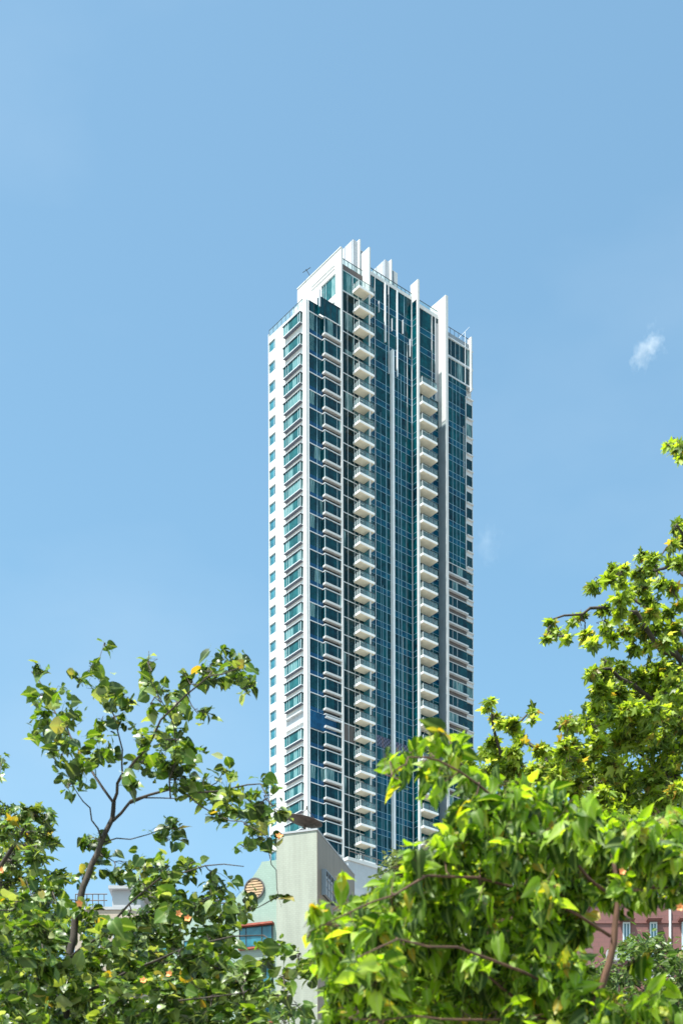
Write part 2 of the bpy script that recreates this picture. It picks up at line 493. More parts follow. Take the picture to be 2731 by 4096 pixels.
# ---- bay windows of the left face
def make_bay():
    s = MB()
    s.box(-1.10, -.45, 1.02, 6.14, -2.90, -2.78)         # sill slab
    s.box(-1.10, -.45, 1.02, 6.14, -.90, -.78)           # head slab
    s.box(-1.06, -.45, 1.06, 6.10, -2.935, -2.902, 1)    # grey soffit
    o = s.build('bay_window', [M['whitepaint'], M['soffitgrey']], TW)
    f = MB()
    for b0, b1 in ((1.06, 1.16), (1.62, 1.70), (4.55, 4.63), (5.2, 5.26), (5.98, 6.08)):
        f.box(-1.07, -.98, b0, b1, -2.78, -1.0)
    f.box(-.53, -.455, 1.06, 1.16, -2.78, -1.0)
    f.box(-1.065, -.985, 1.16, 5.98, -2.78, -2.71)
    f.build('frame', M['frame'], o)
    p = MB()
    p.quad([(-1.02, 1.08, -2.78), (-1.02, 1.08, -.91), (-1.02, 6.06, -.91), (-1.02, 6.06, -2.78)])
    p.quad([(-1.02, 1.11, -2.78), (-.46, 1.11, -2.78), (-.46, 1.11, -.91), (-1.02, 1.11, -.91)])
    p.build('pane', M['glass_teal'], o)
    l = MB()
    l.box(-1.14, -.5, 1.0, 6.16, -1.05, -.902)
    l.build('head_shade_strip', M['dark'], o)  # dark strip painting in the shadow line under the bay head
    return o
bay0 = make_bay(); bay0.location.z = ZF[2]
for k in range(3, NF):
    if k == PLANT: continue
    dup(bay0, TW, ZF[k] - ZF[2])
s = MB(); zz = ZF[PLANT]
s.box(-.95, -.45, 1.1, 6.1, zz - 1.0, zz - .8); s.box(-.75, -.45, 1.1, 6.1, zz - 3.0, zz - 2.85)
s.build('canopy_slab', M['whitepaint'], TW)
s = MB(); s.box(-.52, -.45, 1.1, 6.1, zz - 2.85, zz - 1.0); s.build('louvre_panel', M['palegrey'], TW)

# ---- front of the lower wing: flat glazing, bay glazing with ledge, floor beams
pier = MB()
pier.box(.0, .10, -.10, .34, 0, 203.0)
pier.build('corner_post', M['whitepaint'], TW)
def make_beam():
    b = MB()
    b.box(.1, 3.12, -.09, .1, -1.03, -.87)
    b.box(3.12, 3.26, -.72, .1, -1.03, -.87)
    b.box(3.26, 6.9, -.72, -.5, -1.03, -.87)
    return b.build('floor_beam', M['whitepaint'], TW)
def make_front():
    o = glazed('window', 'b', .12, 3.12, -1.03, 2.2, .0, M['glass_dark'], (1.94,))
    return o
# storey k: glass from floor beam k+1 up to beam k
def storey_front(k, hgt):
    """window sheet hanging under beam k, hgt = storey height"""
    f = MB(); p = MB()
    zt_, zb_ = -1.03, -hgt - .87
    f.box(1.90, 1.97, -.05, .06, zb_, zt_)
    f.box(.10, .16, -.05, .06, zb_, zt_)
    o = f.build('window', M['line'], TW)
    p.quad([(.1, 0, zb_ + .75), (3.2, 0, zb_ + .75), (3.2, 0, zt_), (.1, 0, zt_)], 0)
    p.quad([(.1, 0, zb_), (3.2, 0, zb_), (3.2, 0, zb_ + .75), (.1, 0, zb_ + .75)], 1)
    p.build('pane', [M['glass_dark'], M['glass_cobalt']], o)
    o.location.z = ZF[k]
    return o
def storey_bay(k, hgt):
    f = MB(); p = MB()
    zt_, zb_ = -1.03, -hgt + .22
    f.box(3.17, 3.25, -.66, -.56, zb_, zt_)
    f.box(6.02, 6.08, -.64, -.56, zb_, zt_)
    f.box(3.25, 6.9, -.64, -.57, zb_, zb_ + .06)
    o = f.build('bay_window', M['frame'], TW)
    p.quad([(3.2, -.60, zb_), (6.9, -.60, zb_), (6.9, -.60, zt_), (3.2, -.60, zt_)])
    p.quad([(3.2, -.60, zb_), (3.2, -.60, zt_), (3.2, 0, zt_), (3.2, 0, zb_)])
    p.build('pane', M['glass_dark'], o)
    o.location.z = ZF[k]
    return o
def make_ledge():
    l = MB()
    l.box(3.14, 6.9, -.80, -.02, -.16, .20)
    return l.build('ledge', M['white'], TW)
rec = MB()
beam0 = make_beam(); beam0.location.z = ZF[2]
ledge0 = make_ledge(); ledge0.location.z = ZF[3]
cache = {}
for k in range(2, NF):
    if k > 2: dup(beam0, TW, ZF[k] - ZF[2])
    if k > 3: dup(ledge0, TW, ZF[k] - ZF[3])
    if k + 1 < NF:
        hgt = round(ZF[k] - ZF[k + 1], 1)
        hh = ZF[k] - ZF[k + 1]
        if k == PLANT:
            p = MB(); p.box(.1, 6.0, -.30, .1, -hh - .87, -1.03); o = p.build('plant_glazing', M['glass_cobalt'], TW); o.location.z = ZF[k]
            p = MB(); p.box(3.3, 6.9, -.75, -.31, -1.55, -1.2); o = p.build('canopy_slab', M['whitepaint'], TW); o.location.z = ZF[k]
            p = MB(); p.box(6.0, 6.9, -.45, .1, -hh - .87, -1.03); o = p.build('plant_glazing', M['glass_dark'], TW); o.location.z = ZF[k]
            continue
        if hgt in cache:
            a, b = cache[hgt]
            dup(a, TW, ZF[k] - a.location.z); dup(b, TW, ZF[k] - b.location.z)
        else:
            cache[hgt] = (storey_front(k, hh), storey_bay(k, hh))
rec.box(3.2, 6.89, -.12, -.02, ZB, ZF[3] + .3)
rec.build('recess_wall', M['dark'], TW)  # near black so the shade under the ledges is in its colour
# top storey of the lower wing: glass parapet round the terrace
tp = MB()
tp.box(.1, 2.1, -.02, .02, ZF[2] - .87, 203.0); tp.box(2.1, 2.14, -.6, .0, ZF[2] - .87, 204.3); tp.box(2.14, 6.9, -.62, -.58, ZF[2] - .87, 204.3)
o = tp.build('terrace_parapet', M['glass_dark'], TW)
rl = MB()
rl.box(.1, 2.1, -.05, .05, 203.0, 203.08); rl.box(2.1, 6.9, -.65, -.55, 204.3, 204.38)
for a_ in (.1, 1.2, 2.1): rl.box(a_, a_ + .07, -.06, -.03, ZF[2] - .87, 203.0)
for a_ in (3.2, 4.6, 6.0): rl.box(a_, a_ + .07, -.66, -.63, ZF[2] - .87, 204.3)
rl.build('rail', M['dark'], o)
pp = MB(); pp.box(1.9, 2.16, -.85, -.66, ZF[2] + .3, 205.4); pp.build('terrace_post', M['whitepaint'], TW)
# glass balustrade along the left roof edge
gb = MB(); gb.box(-.42, -.38, 1.1, 11.2, ATOP, ATOP + 1.25); o = gb.build('balustrade', M['clear'], TW)
rl = MB(); rl.box(-.44, -.36, 1.1, 11.2, ATOP + 1.25, ATOP + 1.32)
for i in range(9): rl.box(-.43, -.37, 1.15 + i * 1.25, 1.20 + i * 1.25, ATOP, ATOP + 1.25)
rl.build('rail', M['dark'], o)

# ---- dark glazing between the long pier and fin 1
def dark_storey(k, hh):
    p = MB(); f = MB()
    f.box(7.25, 12.66, -.07, .08, -1.05, -.90)
    f.box(9.0, 9.07, -.05, .06, -hh - .9, -1.05)
    f.box(10.55, 10.62, -.05, .06, -hh - .9, -1.05)
    f.box(11.6, 11.66, -.05, .06, -hh - .9, -1.05)
    o = f.build('window', M['whitepaint'], TW)
    p.quad([(7.25, 0, -hh - .9), (10.58, 0, -hh - .9), (10.58, 0, -1.05), (7.25, 0, -1.05)])
    p.quad([(10.58, 0, -hh - .9), (12.66, 0, -hh - .9), (12.66, 0, -1.05), (10.58, 0, -1.05)], 1)
    p.build('pane', [M['brown'] if k == PLANT else M['glass_black'], M['glass_dark']], o)
    o.location.z = ZF[k]
    return o
cache = {}
for k in range(0, NF - 1):
    hh = ZF[k] - ZF[k + 1]; key = (round(hh, 1), k == PLANT)
    if key in cache: dup(cache[key], TW, ZF[k] - cache[key].location.z)
    else: cache[key] = dark_storey(k, hh)
o = glazed('window', 'b', 7.25, 12.66, ZF[0] - .9, 212.3, 0.0, M['glass_teal'], (10.3, 11.6), fw=.12)
pb = MB(); pb.box(7.25, 12.66, -.03, .3, 212.34, 213.3); pb.build('louvre_panel', M['brown'], TW)
gb = MB(); gb.box(7.25, 12.66, .10, .13, 213.3, 214.4); o = gb.build('balustrade', M['clear'], TW)
rl = MB(); rl.box(7.25, 12.66, .07, .16, 214.4, 214.48)
for i in range(6): rl.box(7.3 + i, 7.35 + i, .08, .15, 213.3, 214.4)
rl.build('rail', M['dark'], o)

# ---- fins
def fin(a0, a1, b0, b1, z0, z1, m='white'):
    f = MB(); f.box(a0, a1, b0, b1, z0, z1)
    return f.build('fin', M[m], TW)
fin(12.66, 12.95, -1.90, -1.72, 0, 208.6)
fin(12.66, 13.0, -1.90, .34, 208.6, 213.0)
fin(12.66, 13.0, -1.90, .3, 213.0, 217.6)
fin(31.5, 32.1, -2.2, .34, 0, 212.0)
fin(31.5, 32.1, -2.2, 2.2, 212.0, 217.5)
fin(24.80, 25.22, -1.72, -1.30, 0, 214.0)
fin(24.80, 25.22, -1.72, .4, 214.0, 217.6)
fin(39.6, 39.85, -.75, .34, 203.4, 214.0)
p = MB(); p.box(24.82, 24.98, -1.30, .34, 0, 214.0); p.build('return_glazing', M['glass_curtain'], TW)
p = MB(); p.box(12.68, 12.93, -1.72, .34, 0, 208.6); p.build('return_glazing', M['glass_blue'], TW)
p = MB(); p.box(31.46, 31.497, -2.0, -.06, 0, 193.0); p.build('cladding', M['greymetal'], TW)  # darker grey sheet over the lower part of the fin's left face
p = MB()
for k in range(0, NF): p.box(24.78, 24.82, -1.30, 0, ZF[k] - .02, ZF[k] + .04); p.box(24.78, 24.82, -1.30, 0, ZF[k] + 1.06, ZF[k] + 1.11)
p.build('return_transom', M['line'], TW)

# ---- curtain walls
def curtain(a0, a1, z0, z1, verts, b=0.0, k0=0, screen=True):
    g = MB()
    g.quad([(a0, b, z0), (a1, b, z0), (a1, b, z1), (a0, b, z1)], 0)
    for k in range(k0, NF):
        q0, q1 = ZF[k] + .02, ZF[k] + 1.08
        if q1 > z1 or q0 < z0: continue
        g.quad([(a0, b - .012, q0), (a1, b - .012, q0), (a1, b - .012, q1), (a0, b - .012, q1)], 1)
    o = g.build('curtain_wall', [M['glass_curtain'], M['glass_band']], TW)
    t = MB()
    for k in range(k0, NF):
        for q in (ZF[k], ZF[k] + 1.08):
            if z0 < q < z1: t.box(a0, a1, b - .05, b, q - .03, q + .03)
    t.build('transom', M['line'], o)
    for (va, vw, vd, vm, vz0, vz1) in verts:
        v = MB(); v.box(va - vw / 2, va + vw / 2, b - vd, b, max(z0, vz0), min(z1, vz1)); v.build('mullion', M[vm], o)
    return o
H, L = 0, 999
curtain(13.0, 24.8, 0, 214.5, [
    (15.57, .09, .14, 'whitepaint', H, L), (14.9, .05, .06, 'line', H, L), (16.9, .05, .06, 'line', H, 190),
    (18.26, .12, .08, 'line', H, 203), (17.35, .05, .07, 'line', 0, 158), (18.0, .22, .32, 'pilaster', 203.5, L), (18.9, .10, .22, 'whitepaint', 198, L),
    (21.24, .07, .10, 'line', H, L), (21.0, .22, .25, 'pilaster', 198.4, L), (21.93, .09, .10, 'line', H, 199), (22.3, .05, .07, 'frame', 0, 150),
    (23.2, .05, .06, 'line', H, 187), (22.85, .05, .07, 'line', 195, L), (24.7, .10, .16, 'whitepaint', H, L), (23.55, .06, .10, 'whitepaint', 188, 206)])
for (a_, z0, z1) in ((19.6, 206.3, 208.6), (22.3, 207.0, 209.6), (24.1, 203.5, 206.8), (16.4, 208.4, 210.4)):
    f = MB(); f.box(a_, a_ + .12, -.3, -.02, z0, z1); f.build('stub_fin', M['whitepaint'], TW)
p = MB(); p.box(13.0, 24.8, -.10, .34, 214.5, 215.1); p.build('coping', M['white'], TW)
gb = MB(); gb.box(13.1, 24.8, .03, .06, 215.1, 215.8); o = gb.build('balustrade', M['clear'], TW)
rl = MB(); rl.box(13.1, 24.8, .0, .09, 215.8, 215.88)
for i in range(12): rl.box(13.2 + i, 13.25 + i, .01, .08, 215.1, 215.8)
rl.build('rail', M['dark'], o)
# wide pilaster with ribs
p = MB()
zt2 = (5700 - 1397) * 281.6 / F + 1.6
p.box(19.25, 19.40, -.8, -.052, 0, zt2); p.box(19.44, 19.70, -.78, -.052, 0, zt2 - .1)
for i in range(int(zt2 / 1.62)):
    p.box(19.22, 19.72, -.815, -.06, i * 1.62, i * 1.62 + .05)
p.build('pilaster', M['pilaster'], TW)
# plant floor mesh band
zz = ZF[PLANT]
p = MB(); p.box(15.7, 19.2, -.09, -.052, zz - 2.9, zz - .9); p.box(19.75, 24.6, -.09, -.052, zz - 2.9, zz - .9)
p.build('plant_screen', M['screen'], TW)

# section between fin 2 and fin 3
curtain(25.0, 31.5, 0, 214.0, [(29.83, .10, .14, 'whitepaint', 198, L), (30.75, .16, .14, 'whitepaint', 198, L), (26.2, .07, .08, 'line', H, L),
                                (27.6, .06, .06, 'line', H, 197), (29.9, .06, .06, 'frame', H, 196)])
p = MB(); p.box(30.9, 31.45, -.12, -.06, 198.0, 213.0); p.build('spandrel', M['greywall'], TW)
p = MB(); p.box(25.0, 31.5, -.10, .34, 214.0, 214.7); p.build('coping', M['white'], TW)
gb = MB(); gb.box(25.1, 31.4, .03, .06, 214.7, 215.5); o = gb.build('balustrade', M['clear'], TW)
rl = MB(); rl.box(25.1, 31.4, .0, .09, 215.5, 215.58)
rl.build('rail', M['dark'], o)

# right-hand wing
zw = ZF[12] - .88
curtain(32.1, 38.7, zw, 204.2, [(35.0, .07, .08, 'line', H, L), (36.0, .06, .06, 'line', H, L), (36.9, .06, .06, 'line', H, L), (38.45, .12, .2, 'whitepaint', H, 202), (37.9, .07, .12, 'whitepaint', 186, 196)], b=-.25)
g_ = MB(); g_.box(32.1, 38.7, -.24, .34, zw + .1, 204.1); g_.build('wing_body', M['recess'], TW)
def wing_storey(hh):
    f = MB(); p = MB()
    f.box(32.1, 40.5, -.30, .05, -1.01, -.89)
    for a_ in (34.9, 36.1): f.box(a_, a_ + .06, -.26, -.14, -hh + .2, -1.03)
    o = f.build('window', M['whitepaint'], TW)
    p.quad([(32.1, -.2, -hh + .1), (38.7, -.2, -hh + .1), (38.7, -.2, -1.03), (32.1, -.2, -1.03)])
    p.build('pane', M['glass_dark'], o)
    return o
def end_storey(hh):
    f = MB(); p = MB()
    f.box(38.8, 40.5, -.42, .05, -.20, .0)
    f.box(38.8, 40.5, -.06, .05, -.95, -.201)
    f.box(38.72, 38.80, -.10, .05, -hh - .25, -.25)
    f.box(40.44, 40.58, -.10, .05, -hh - .25, -.25)
    o = f.build('window', M['whitepaint'], TW)
    p.quad([(38.8, .0, -hh - .2), (40.5, .0, -hh - .2), (40.5, .0, -.2), (38.8, .0, -.2)])
    p.build('pane', M['glass_dark'], o)
    return o
wl = MB(); wl.box(32.1, 38.66, -.80, -.21, -.14, .12); wledge = wl.build('ledge', M['whitepaint'], TW); wledge.location.z = ZF[13]
ws = wing_storey(3.23); es = end_storey(3.23)
ws.location.z = ZF[12]; es.location.z = ZF[2]
for k in range(13, NF):
    dup(ws, TW, ZF[k] - ws.location.z)
    if k > 13: dup(wledge, TW, ZF[k] - wledge.location.z)
for k in range(3, NF): dup(es, TW, ZF[k] - es.location.z)
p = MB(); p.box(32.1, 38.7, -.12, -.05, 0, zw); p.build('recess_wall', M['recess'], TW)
# three tall storeys at the top of the wing
for z0, z1 in ((208.2, 211.5), (204.5, 207.8)):
    glazed('window', 'b', 32.1, 39.6, z0, z1, -.15, M['glass_dark'], (34.7, 35.9, 37.0), fw=.07)
p = MB(); p.box(32.1, 40.5, -.34, .2, 211.5, 211.75); p.box(32.1, 40.5, -.34, .2, 207.8, 208.2); p.box(32.1, 40.5, -.34, .2, 204.2, 204.5)
p.build('floor_beam', M['whitepaint'], TW)
p = MB(); p.box(32.1, 39.6, -.14, -.1, 211.75, 212.7); o = p.build('terrace_parapet', M['greymetal'], TW)
rl = MB(); rl.box(32.1, 40.4, -.16, -.08, 213.7, 213.78)
for i in range(8): rl.box(32.4 + i * 1.1, 32.46 + i * 1.1, -.15, -.09, 212.7, 213.7)
rl.build('rail', M['dark'], o)
p = MB(); p.box(38.3, 38.42, -.42, -.30, 204.5, 214.6); p.build('corner_post', M['whitepaint'], TW)
p = MB(); p.box(40.2, 40.55, -.1, .34, 204.3, 211.4); p.build('spandrel', M['greymetal'], TW)

# ---- balconies: slab with fascia and soffit, glass railing with posts
def make_balcony(a0, a1, dep):
    s = MB()
    s.box(a0, a1, -dep, -.08, -.40, .0)
    s.box(a0 + .10, a1 - .10, -dep + .10, -.2, -.46, -.40, 1)
    o = s.build('balcony', [M['balcony_white'], M['cream']], TW)
    gl = MB()
    gl.box(a0 + .05, a0 + .07, -dep + .05, -.1, .05, 1.05)
    gl.box(a0 + .07, a1 - .07, -dep + .05, -dep + .07, .05, 1.05)
    gl.box(a1 - .07, a1 - .05, -dep + .05, -.1, .05, 1.05)
    g2 = gl.build('railing', M['clear'], o)
    r = MB()
    r.box(a0 + .03, a0 + .10, -dep + .03, -.1, 1.05, 1.11, 1)
    r.box(a0 + .10, a1 - .03, -dep + .03, -dep + .10, 1.05, 1.11, 1)
    r.box(a1 - .10, a1 - .03, -dep + .10, -.1, 1.05, 1.11, 1)
    for q in (dep - .12, dep * .62, dep * .3): r.box(a0 + .02, a0 + .09, -q, -q + .10, 0, 1.05, 0)
    for q in (.03, .36, .68): r.box(a0 + (a1 - a0) * q, a0 + (a1 - a0) * q + .06, -dep + .02, -dep + .05, 0, 1.05, 1)
    r.build('handrail', [M['whitepaint'], M['dark']], o)
    return o
bal0 = make_balcony(10.2, 13.73, 2.05); bal0.location.z = ZF[0]
for k in range(1, NF): dup(bal0, TW, ZF[k] - ZF[0])
bal1 = make_balcony(25.26, 29.05, 2.45); bal1.location.z = ZF[3]
for k in range(4, NF): dup(bal1, TW, ZF[k] - ZF[3])

# ---- the one balcony overgrown with plants
gp = MB()
for i in range(160):
    a_, b_, z_ = rng.uniform(10.5, 13.4), rng.uniform(-1.95, -1.2), rng.uniform(.1, 1.3)
    p_ = Vector((a_, b_, z_)); u_ = Vector(rng.normal(size=3)).normalized() * .16; v_ = Vector(rng.normal(size=3)).normalized() * .12
    gp.quad([p_ - u_, p_ - v_, p_ + u_, p_ + v_])
for a_ in (10.9, 12.0, 13.0): gp.box(a_, a_ + .35, -1.8, -1.45, .02, .4, 1)
o = gp.build('balcony_plants', [plain('balcony greenery', (.06, .12, .03), .7, .4, 3), M['brown']])
o.location = TW.location + Vector((0, 0, ZF[7])); o.rotation_euler = (0, 0, ANG)
props(o, 'row of bushy green potted plants on an upper balcony of the skyscraper', 'plants')

# ---- rooftop structures
def penthouse(a0, b0, top):
    m = MB()
    m.box(a0, a0 + 1.1, b0, b0 + 8, 212.6, top, 1)
    m.box(a0 + 1.1, a0 + 1.35, b0 - .55, b0 + 7, 212.6, top + .25)
    m.box(a0 + 1.35, a0 + 3.6, b0 + .5, b0 + 7.5, 212.6, top - .6)
    o = m.build('roof_structure', [M['white'], M['palegrey']], TW)
    q = MB()
    q.box(a0 + 1.36, a0 + 2.15, b0 - .1, b0 + .5, 212.6, top - 1.3)
    q.box(a0 - .05, a0, b0 + .3, b0 + .38, 212.6, top); q.box(a0 - .05, a0, b0 + 2.4, b0 + 2.5, 212.6, top - .05)
    q.build('service_duct', M['greymetal'], o)
penthouse(11.7, 1.5, 220.6)
penthouse(19.4, 1.5, 220.6)
def antenna(a, b, z, dirs):
    m = MB()
    m.tube([(a, b, z), (a, b, z + 1.5)], [.05, .04], 6)
    for d, l in dirs:
        d = Vector(d).normalized()
        m.tube([Vector((a, b, z + 1.3)), Vector((a, b, z + 1.3)) + d * l], [.05, .03], 5)
    m.build('antenna', M['whitepaint'], TW)
antenna(37.2, 1.2, 211.7, [((.7, -.4, .9), 4.2), ((-.6, .2, .5), 1.2)])
antenna(33.2, .8, 212.2, [((.1, 0, 1), 1.6)])
antenna(6.0, 9.5, 212.6, [])
antenna(39.6, .8, 211.7, [((.6, -.2, .5), 1.2), ((-.8, .3, .1), .8)])
m = MB(); m.tube([(6.9, 8.2, 215.4), (6.5, 9.0, 217.0)], [.06, .06], 6); m.tube([(6.2, 9.6, 216.6), (6.8, 8.0, 216.9)], [.06, .06], 6); m.build('antenna', M['dark'], TW)

# ================================================================ nearer buildings
def local(ox, oy, ang): return (ox, oy, 0), ang
# sage stair tower and mint block. local x runs along the right-hand side wall, local y runs left along the front
CBL = pt(1267, 3322, 110)
CB = empty('tenement_block', (CBL.x, 110, 0), math.atan2(.957, .291))
props(CB, 'sage and mint green tiled block before the skyscraper, with a round louvred window', 'building')
CT = 45.0
m = MB(); m.box(0, 9.55, 0, 3.13, 0, CT)
m.build('stair_tower', M['sage'], CB)
m = MB(); m.box(.02, 9.56, -.035, -.001, 0, CT - .03); m.build('side_shade', M['shade_taupe'], CB)  # thin sheet that puts the side wall's shade into its colour
m = MB(); m.box(.0, 9.6, -.06, .12, CT, CT + .12); m.box(-.06, .0, -.06, 3.13, CT - .02, CT + .12); m.build('coping', M['greywall'], CB)
# mint block with its rounded shoulder
prof = [(3.13, 0), (14.5, 0), (14.5, 40.4), (7.0, 40.4)]
for i in range(1, 9):
    t = i / 8 * math.pi / 2
    prof.append((7.0 - 2.6 * math.sin(t), 40.4 + 2.9 * (1 - math.cos(t)) if False else 40.4 + 2.9 * math.sin(t) ** 1.0 * (t / (math.pi / 2)) ** .2))
prof += [(3.13, 43.3)]
m = MB(); m.prism(prof, lambda p, s: (.35 + (9.0 if s else 0), p[0], p[1]))
m.build('wall', M['mint'], CB)
# round window with slats
m = MB()
rr = .70; cy_, cz_ = 4.95, 41.35
N = 28
for i in range(N):
    t0, t1 = 2 * math.pi * i / N, 2 * math.pi * (i + 1) / N
    pts_ = []
    for (r_, t_) in ((rr + .09, t0), (rr + .09, t1), (rr, t1), (rr, t0)):
        pts_.append((r_, t_))
    a_ = [(cy_ + r_ * math.cos(t_), cz_ + r_ * math.sin(t_)) for r_, t_ in pts_]
    m.prism(a_, lambda p, s: (.20 + (.16 if s else 0), p[0], p[1]))
o = m.build('round_window', M['brown'], CB)
m = MB()
for i in range(7):
    z_ = -0.6 + i * .2
    hw = math.sqrt(max(.02, rr * rr - z_ * z_)) - .02
    m.prism([(-hw, z_ - .07), (hw, z_ - .07), (hw, z_ + .07), (-hw, z_ + .07)], lambda p, s: (.24 + (.05 if s else 0) , cy_ + p[0], cz_ + p[1] + p[0] * .35 * 0))
m.build('slat', M['orange'], o)
m = MB(); m.prism([(cy_ + rr * math.cos(2 * math.pi * i / 24), cz_ + rr * math.sin(2 * math.pi * i / 24)) for i in range(24)], lambda p, s: (.31 + (.035 if s else 0), p[0], p[1]))
m.build('backing', M['dark'], o)
# mint block windows with faded red hoods
def cbwin(y0, y1, ztop, h, red=True):
    f = MB()
    f.box(.22, .35, y0, y1, ztop - h, ztop - h + .08); f.box(.22, .35, y0, y1, ztop - .06, ztop)
    for q in (y0, y0 + (y1 - y0) * .3, y0 + (y1 - y0) * .78, y1 - .06): f.box(.225, .35, q, q + .06, ztop - h + .08, ztop - .06)
    o = f.build('window', M['dark'], CB)
    p = MB(); p.box(.26, .34, y0 + .01, y1 - .01, ztop - h + .01, ztop - .01); p.build('pane', M['glass_blue'], o)
    if red:
        h_ = MB(); h_.box(-.1, .34, y0 - .12, y1 + .1, ztop + .003, ztop + .14); h_.build('hood', M['redpaint'], o)
        h_ = MB(); h_.box(.1, .34, y0 - .05, y1 + .05, ztop - h - .12, ztop - h - .003); h_.build('sill', M['redpaint'], o)
for zt_ in (38.55, 35.75, 32.95, 30.1, 27.3): cbwin(3.55, 6.15, zt_, 1.55)
for zt_ in (38.0, 35.2, 32.4): cbwin(8.6, 10.6, zt_, 1.5, False); cbwin(11.8, 13.6, zt_, 1.5, False)
# cage window on the shaded side of the stair tower
f = MB()
f.box(1.0, 3.5, -.38, -.32, 40.6, 40.66); f.box(1.0, 3.5, -.38, -.32, 42.4, 42.46)
for q in (1.0, 1.6, 2.25, 2.9, 3.44): f.box(q, q + .06, -.375, -.325, 40.66, 42.4)
f.box(1.0, 3.5, -.32, 0, 42.40, 42.5); f.box(1.0, 1.06, -.32, 0, 40.6, 42.4); f.box(3.44, 3.5, -.32, 0, 40.6, 42.4)
for q in (41.2, 41.8): f.box(1.06, 3.44, -.372, -.328, q, q + .04)
o = f.build('window', M['greymetal'], CB)
p = MB(); p.box(1.06, 3.44, -.06, .0, 40.66, 42.4); p.build('pane', M['dark'], o)
p = MB(); p.box(1.3, 3.1, -.30, -.07, 40.75, 42.1); p.build('blind', M['greywall'], o)
f = MB(); f.box(6.8, 7.2, -.06, 0, 42.2, 43.1); f.build('vent', M['dark'], CB)
# roof pipes and rail of the block
m = MB()
m.tube([(1.2, .6, CT + .12), (1.2, .6, CT + .9)], [.03] * 2, 6); m.tube([(9.3, .6, CT + .12), (9.3, .6, CT + .9)], [.03] * 2, 6)
m.tube([(1.2, .6, CT + .9), (5, .6, CT + .8), (9.3, .6, CT + .9)], [.035] * 3, 6)
m.tube([(5, .6, CT + .12), (5, .6, CT + .85)], [.03] * 2, 6)
for y_ in (8.0, 9.5, 11, 12.5, 14): m.tube([(.6, y_, 40.4), (.6, y_, 41.1)], [.04] * 2, 6)
for z_ in (40.65, 40.9, 41.1): m.tube([(.6, 7.2, z_), (.6, 14.4, z_)], [.045] * 2, 6)
m.build('roof_rail', M['oldpipe'], CB)
m = MB(); m.box(.26, .34, 10.9, 11.0, 20, 40.0); m.box(.24, .34, 7.6, 7.7, 20, 40.3); m.build('drain_pipe', M['oldpipe'], CB)

# satellite dish on the stair tower roof
dc = CB.matrix_world
bpy.context.view_layer.update()
dpos = CB.matrix_world @ Vector((1.6, 1.4, CT))
DS = empty('satellite_dish', tuple(dpos), 0)
props(DS, 'dark rusty satellite dish tipped skywards on the roof of the sage green stair tower', 'dish')
m = MB()
nR, nA = 6, 26
tilt = Matrix.Rotation(R(13), 4, 'Y') @ Matrix.Rotation(R(6), 4, 'X')
off = Vector((-.15, 0, 1.15))
rings = []
for side in (0, 1):
    for i in range(nR + 1):
        r_ = 1.38 * i / nR
        for j in range(nA):
            t_ = 2 * math.pi * j / nA
            v = Vector((r_ * math.cos(t_), r_ * math.sin(t_), .17 * r_ * r_ - side * .05))
            m.v.append(tuple(tilt @ v + off))
for side in (0, 1):
    b_ = side * (nR + 1) * nA
    for i in range(nR):
        for j in range(nA):
            j2 = (j + 1) % nA
            q = (b_ + i * nA + j, b_ + i * nA + j2, b_ + (i + 1) * nA + j2, b_ + (i + 1) * nA + j)
            m.f.append(q if side == 0 else q[::-1]); m.m.append(0)
b0_, b1_ = nR * nA, (nR + 1) * nA + nR * nA
for j in range(nA):
    j2 = (j + 1) % nA
    m.f.append((b0_ + j, b0_ + j2, b1_ + j2, b1_ + j)); m.m.append(0)
m.build('reflector', M['rust'], DS, True)
m = MB(); m.tube([(0, 0, 0), (0, 0, .6), (-.1, 0, 1.1)], [.09, .08, .12], 8)
m.tube([(-.4, -.3, 0), (0, 0, .7)], [.05, .04], 6); m.tube([(.4, .3, 0), (0, 0, .7)], [.05, .04], 6)
m.build('mount', M['oldpipe'], DS)
m = MB()
tipp = tilt @ Vector((0, 0, 1.15)) + off
for t_ in (0.3, 2.4, 4.5): m.tube([tilt @ Vector((1.3 * math.cos(t_), 1.3 * math.sin(t_), .28)) + off, tipp], [.022, .02], 5)
m.tube([tipp, tipp + Vector((0, 0, .22))], [.07, .05], 8)
m.build('feed_arm', M['oldpipe'], DS)

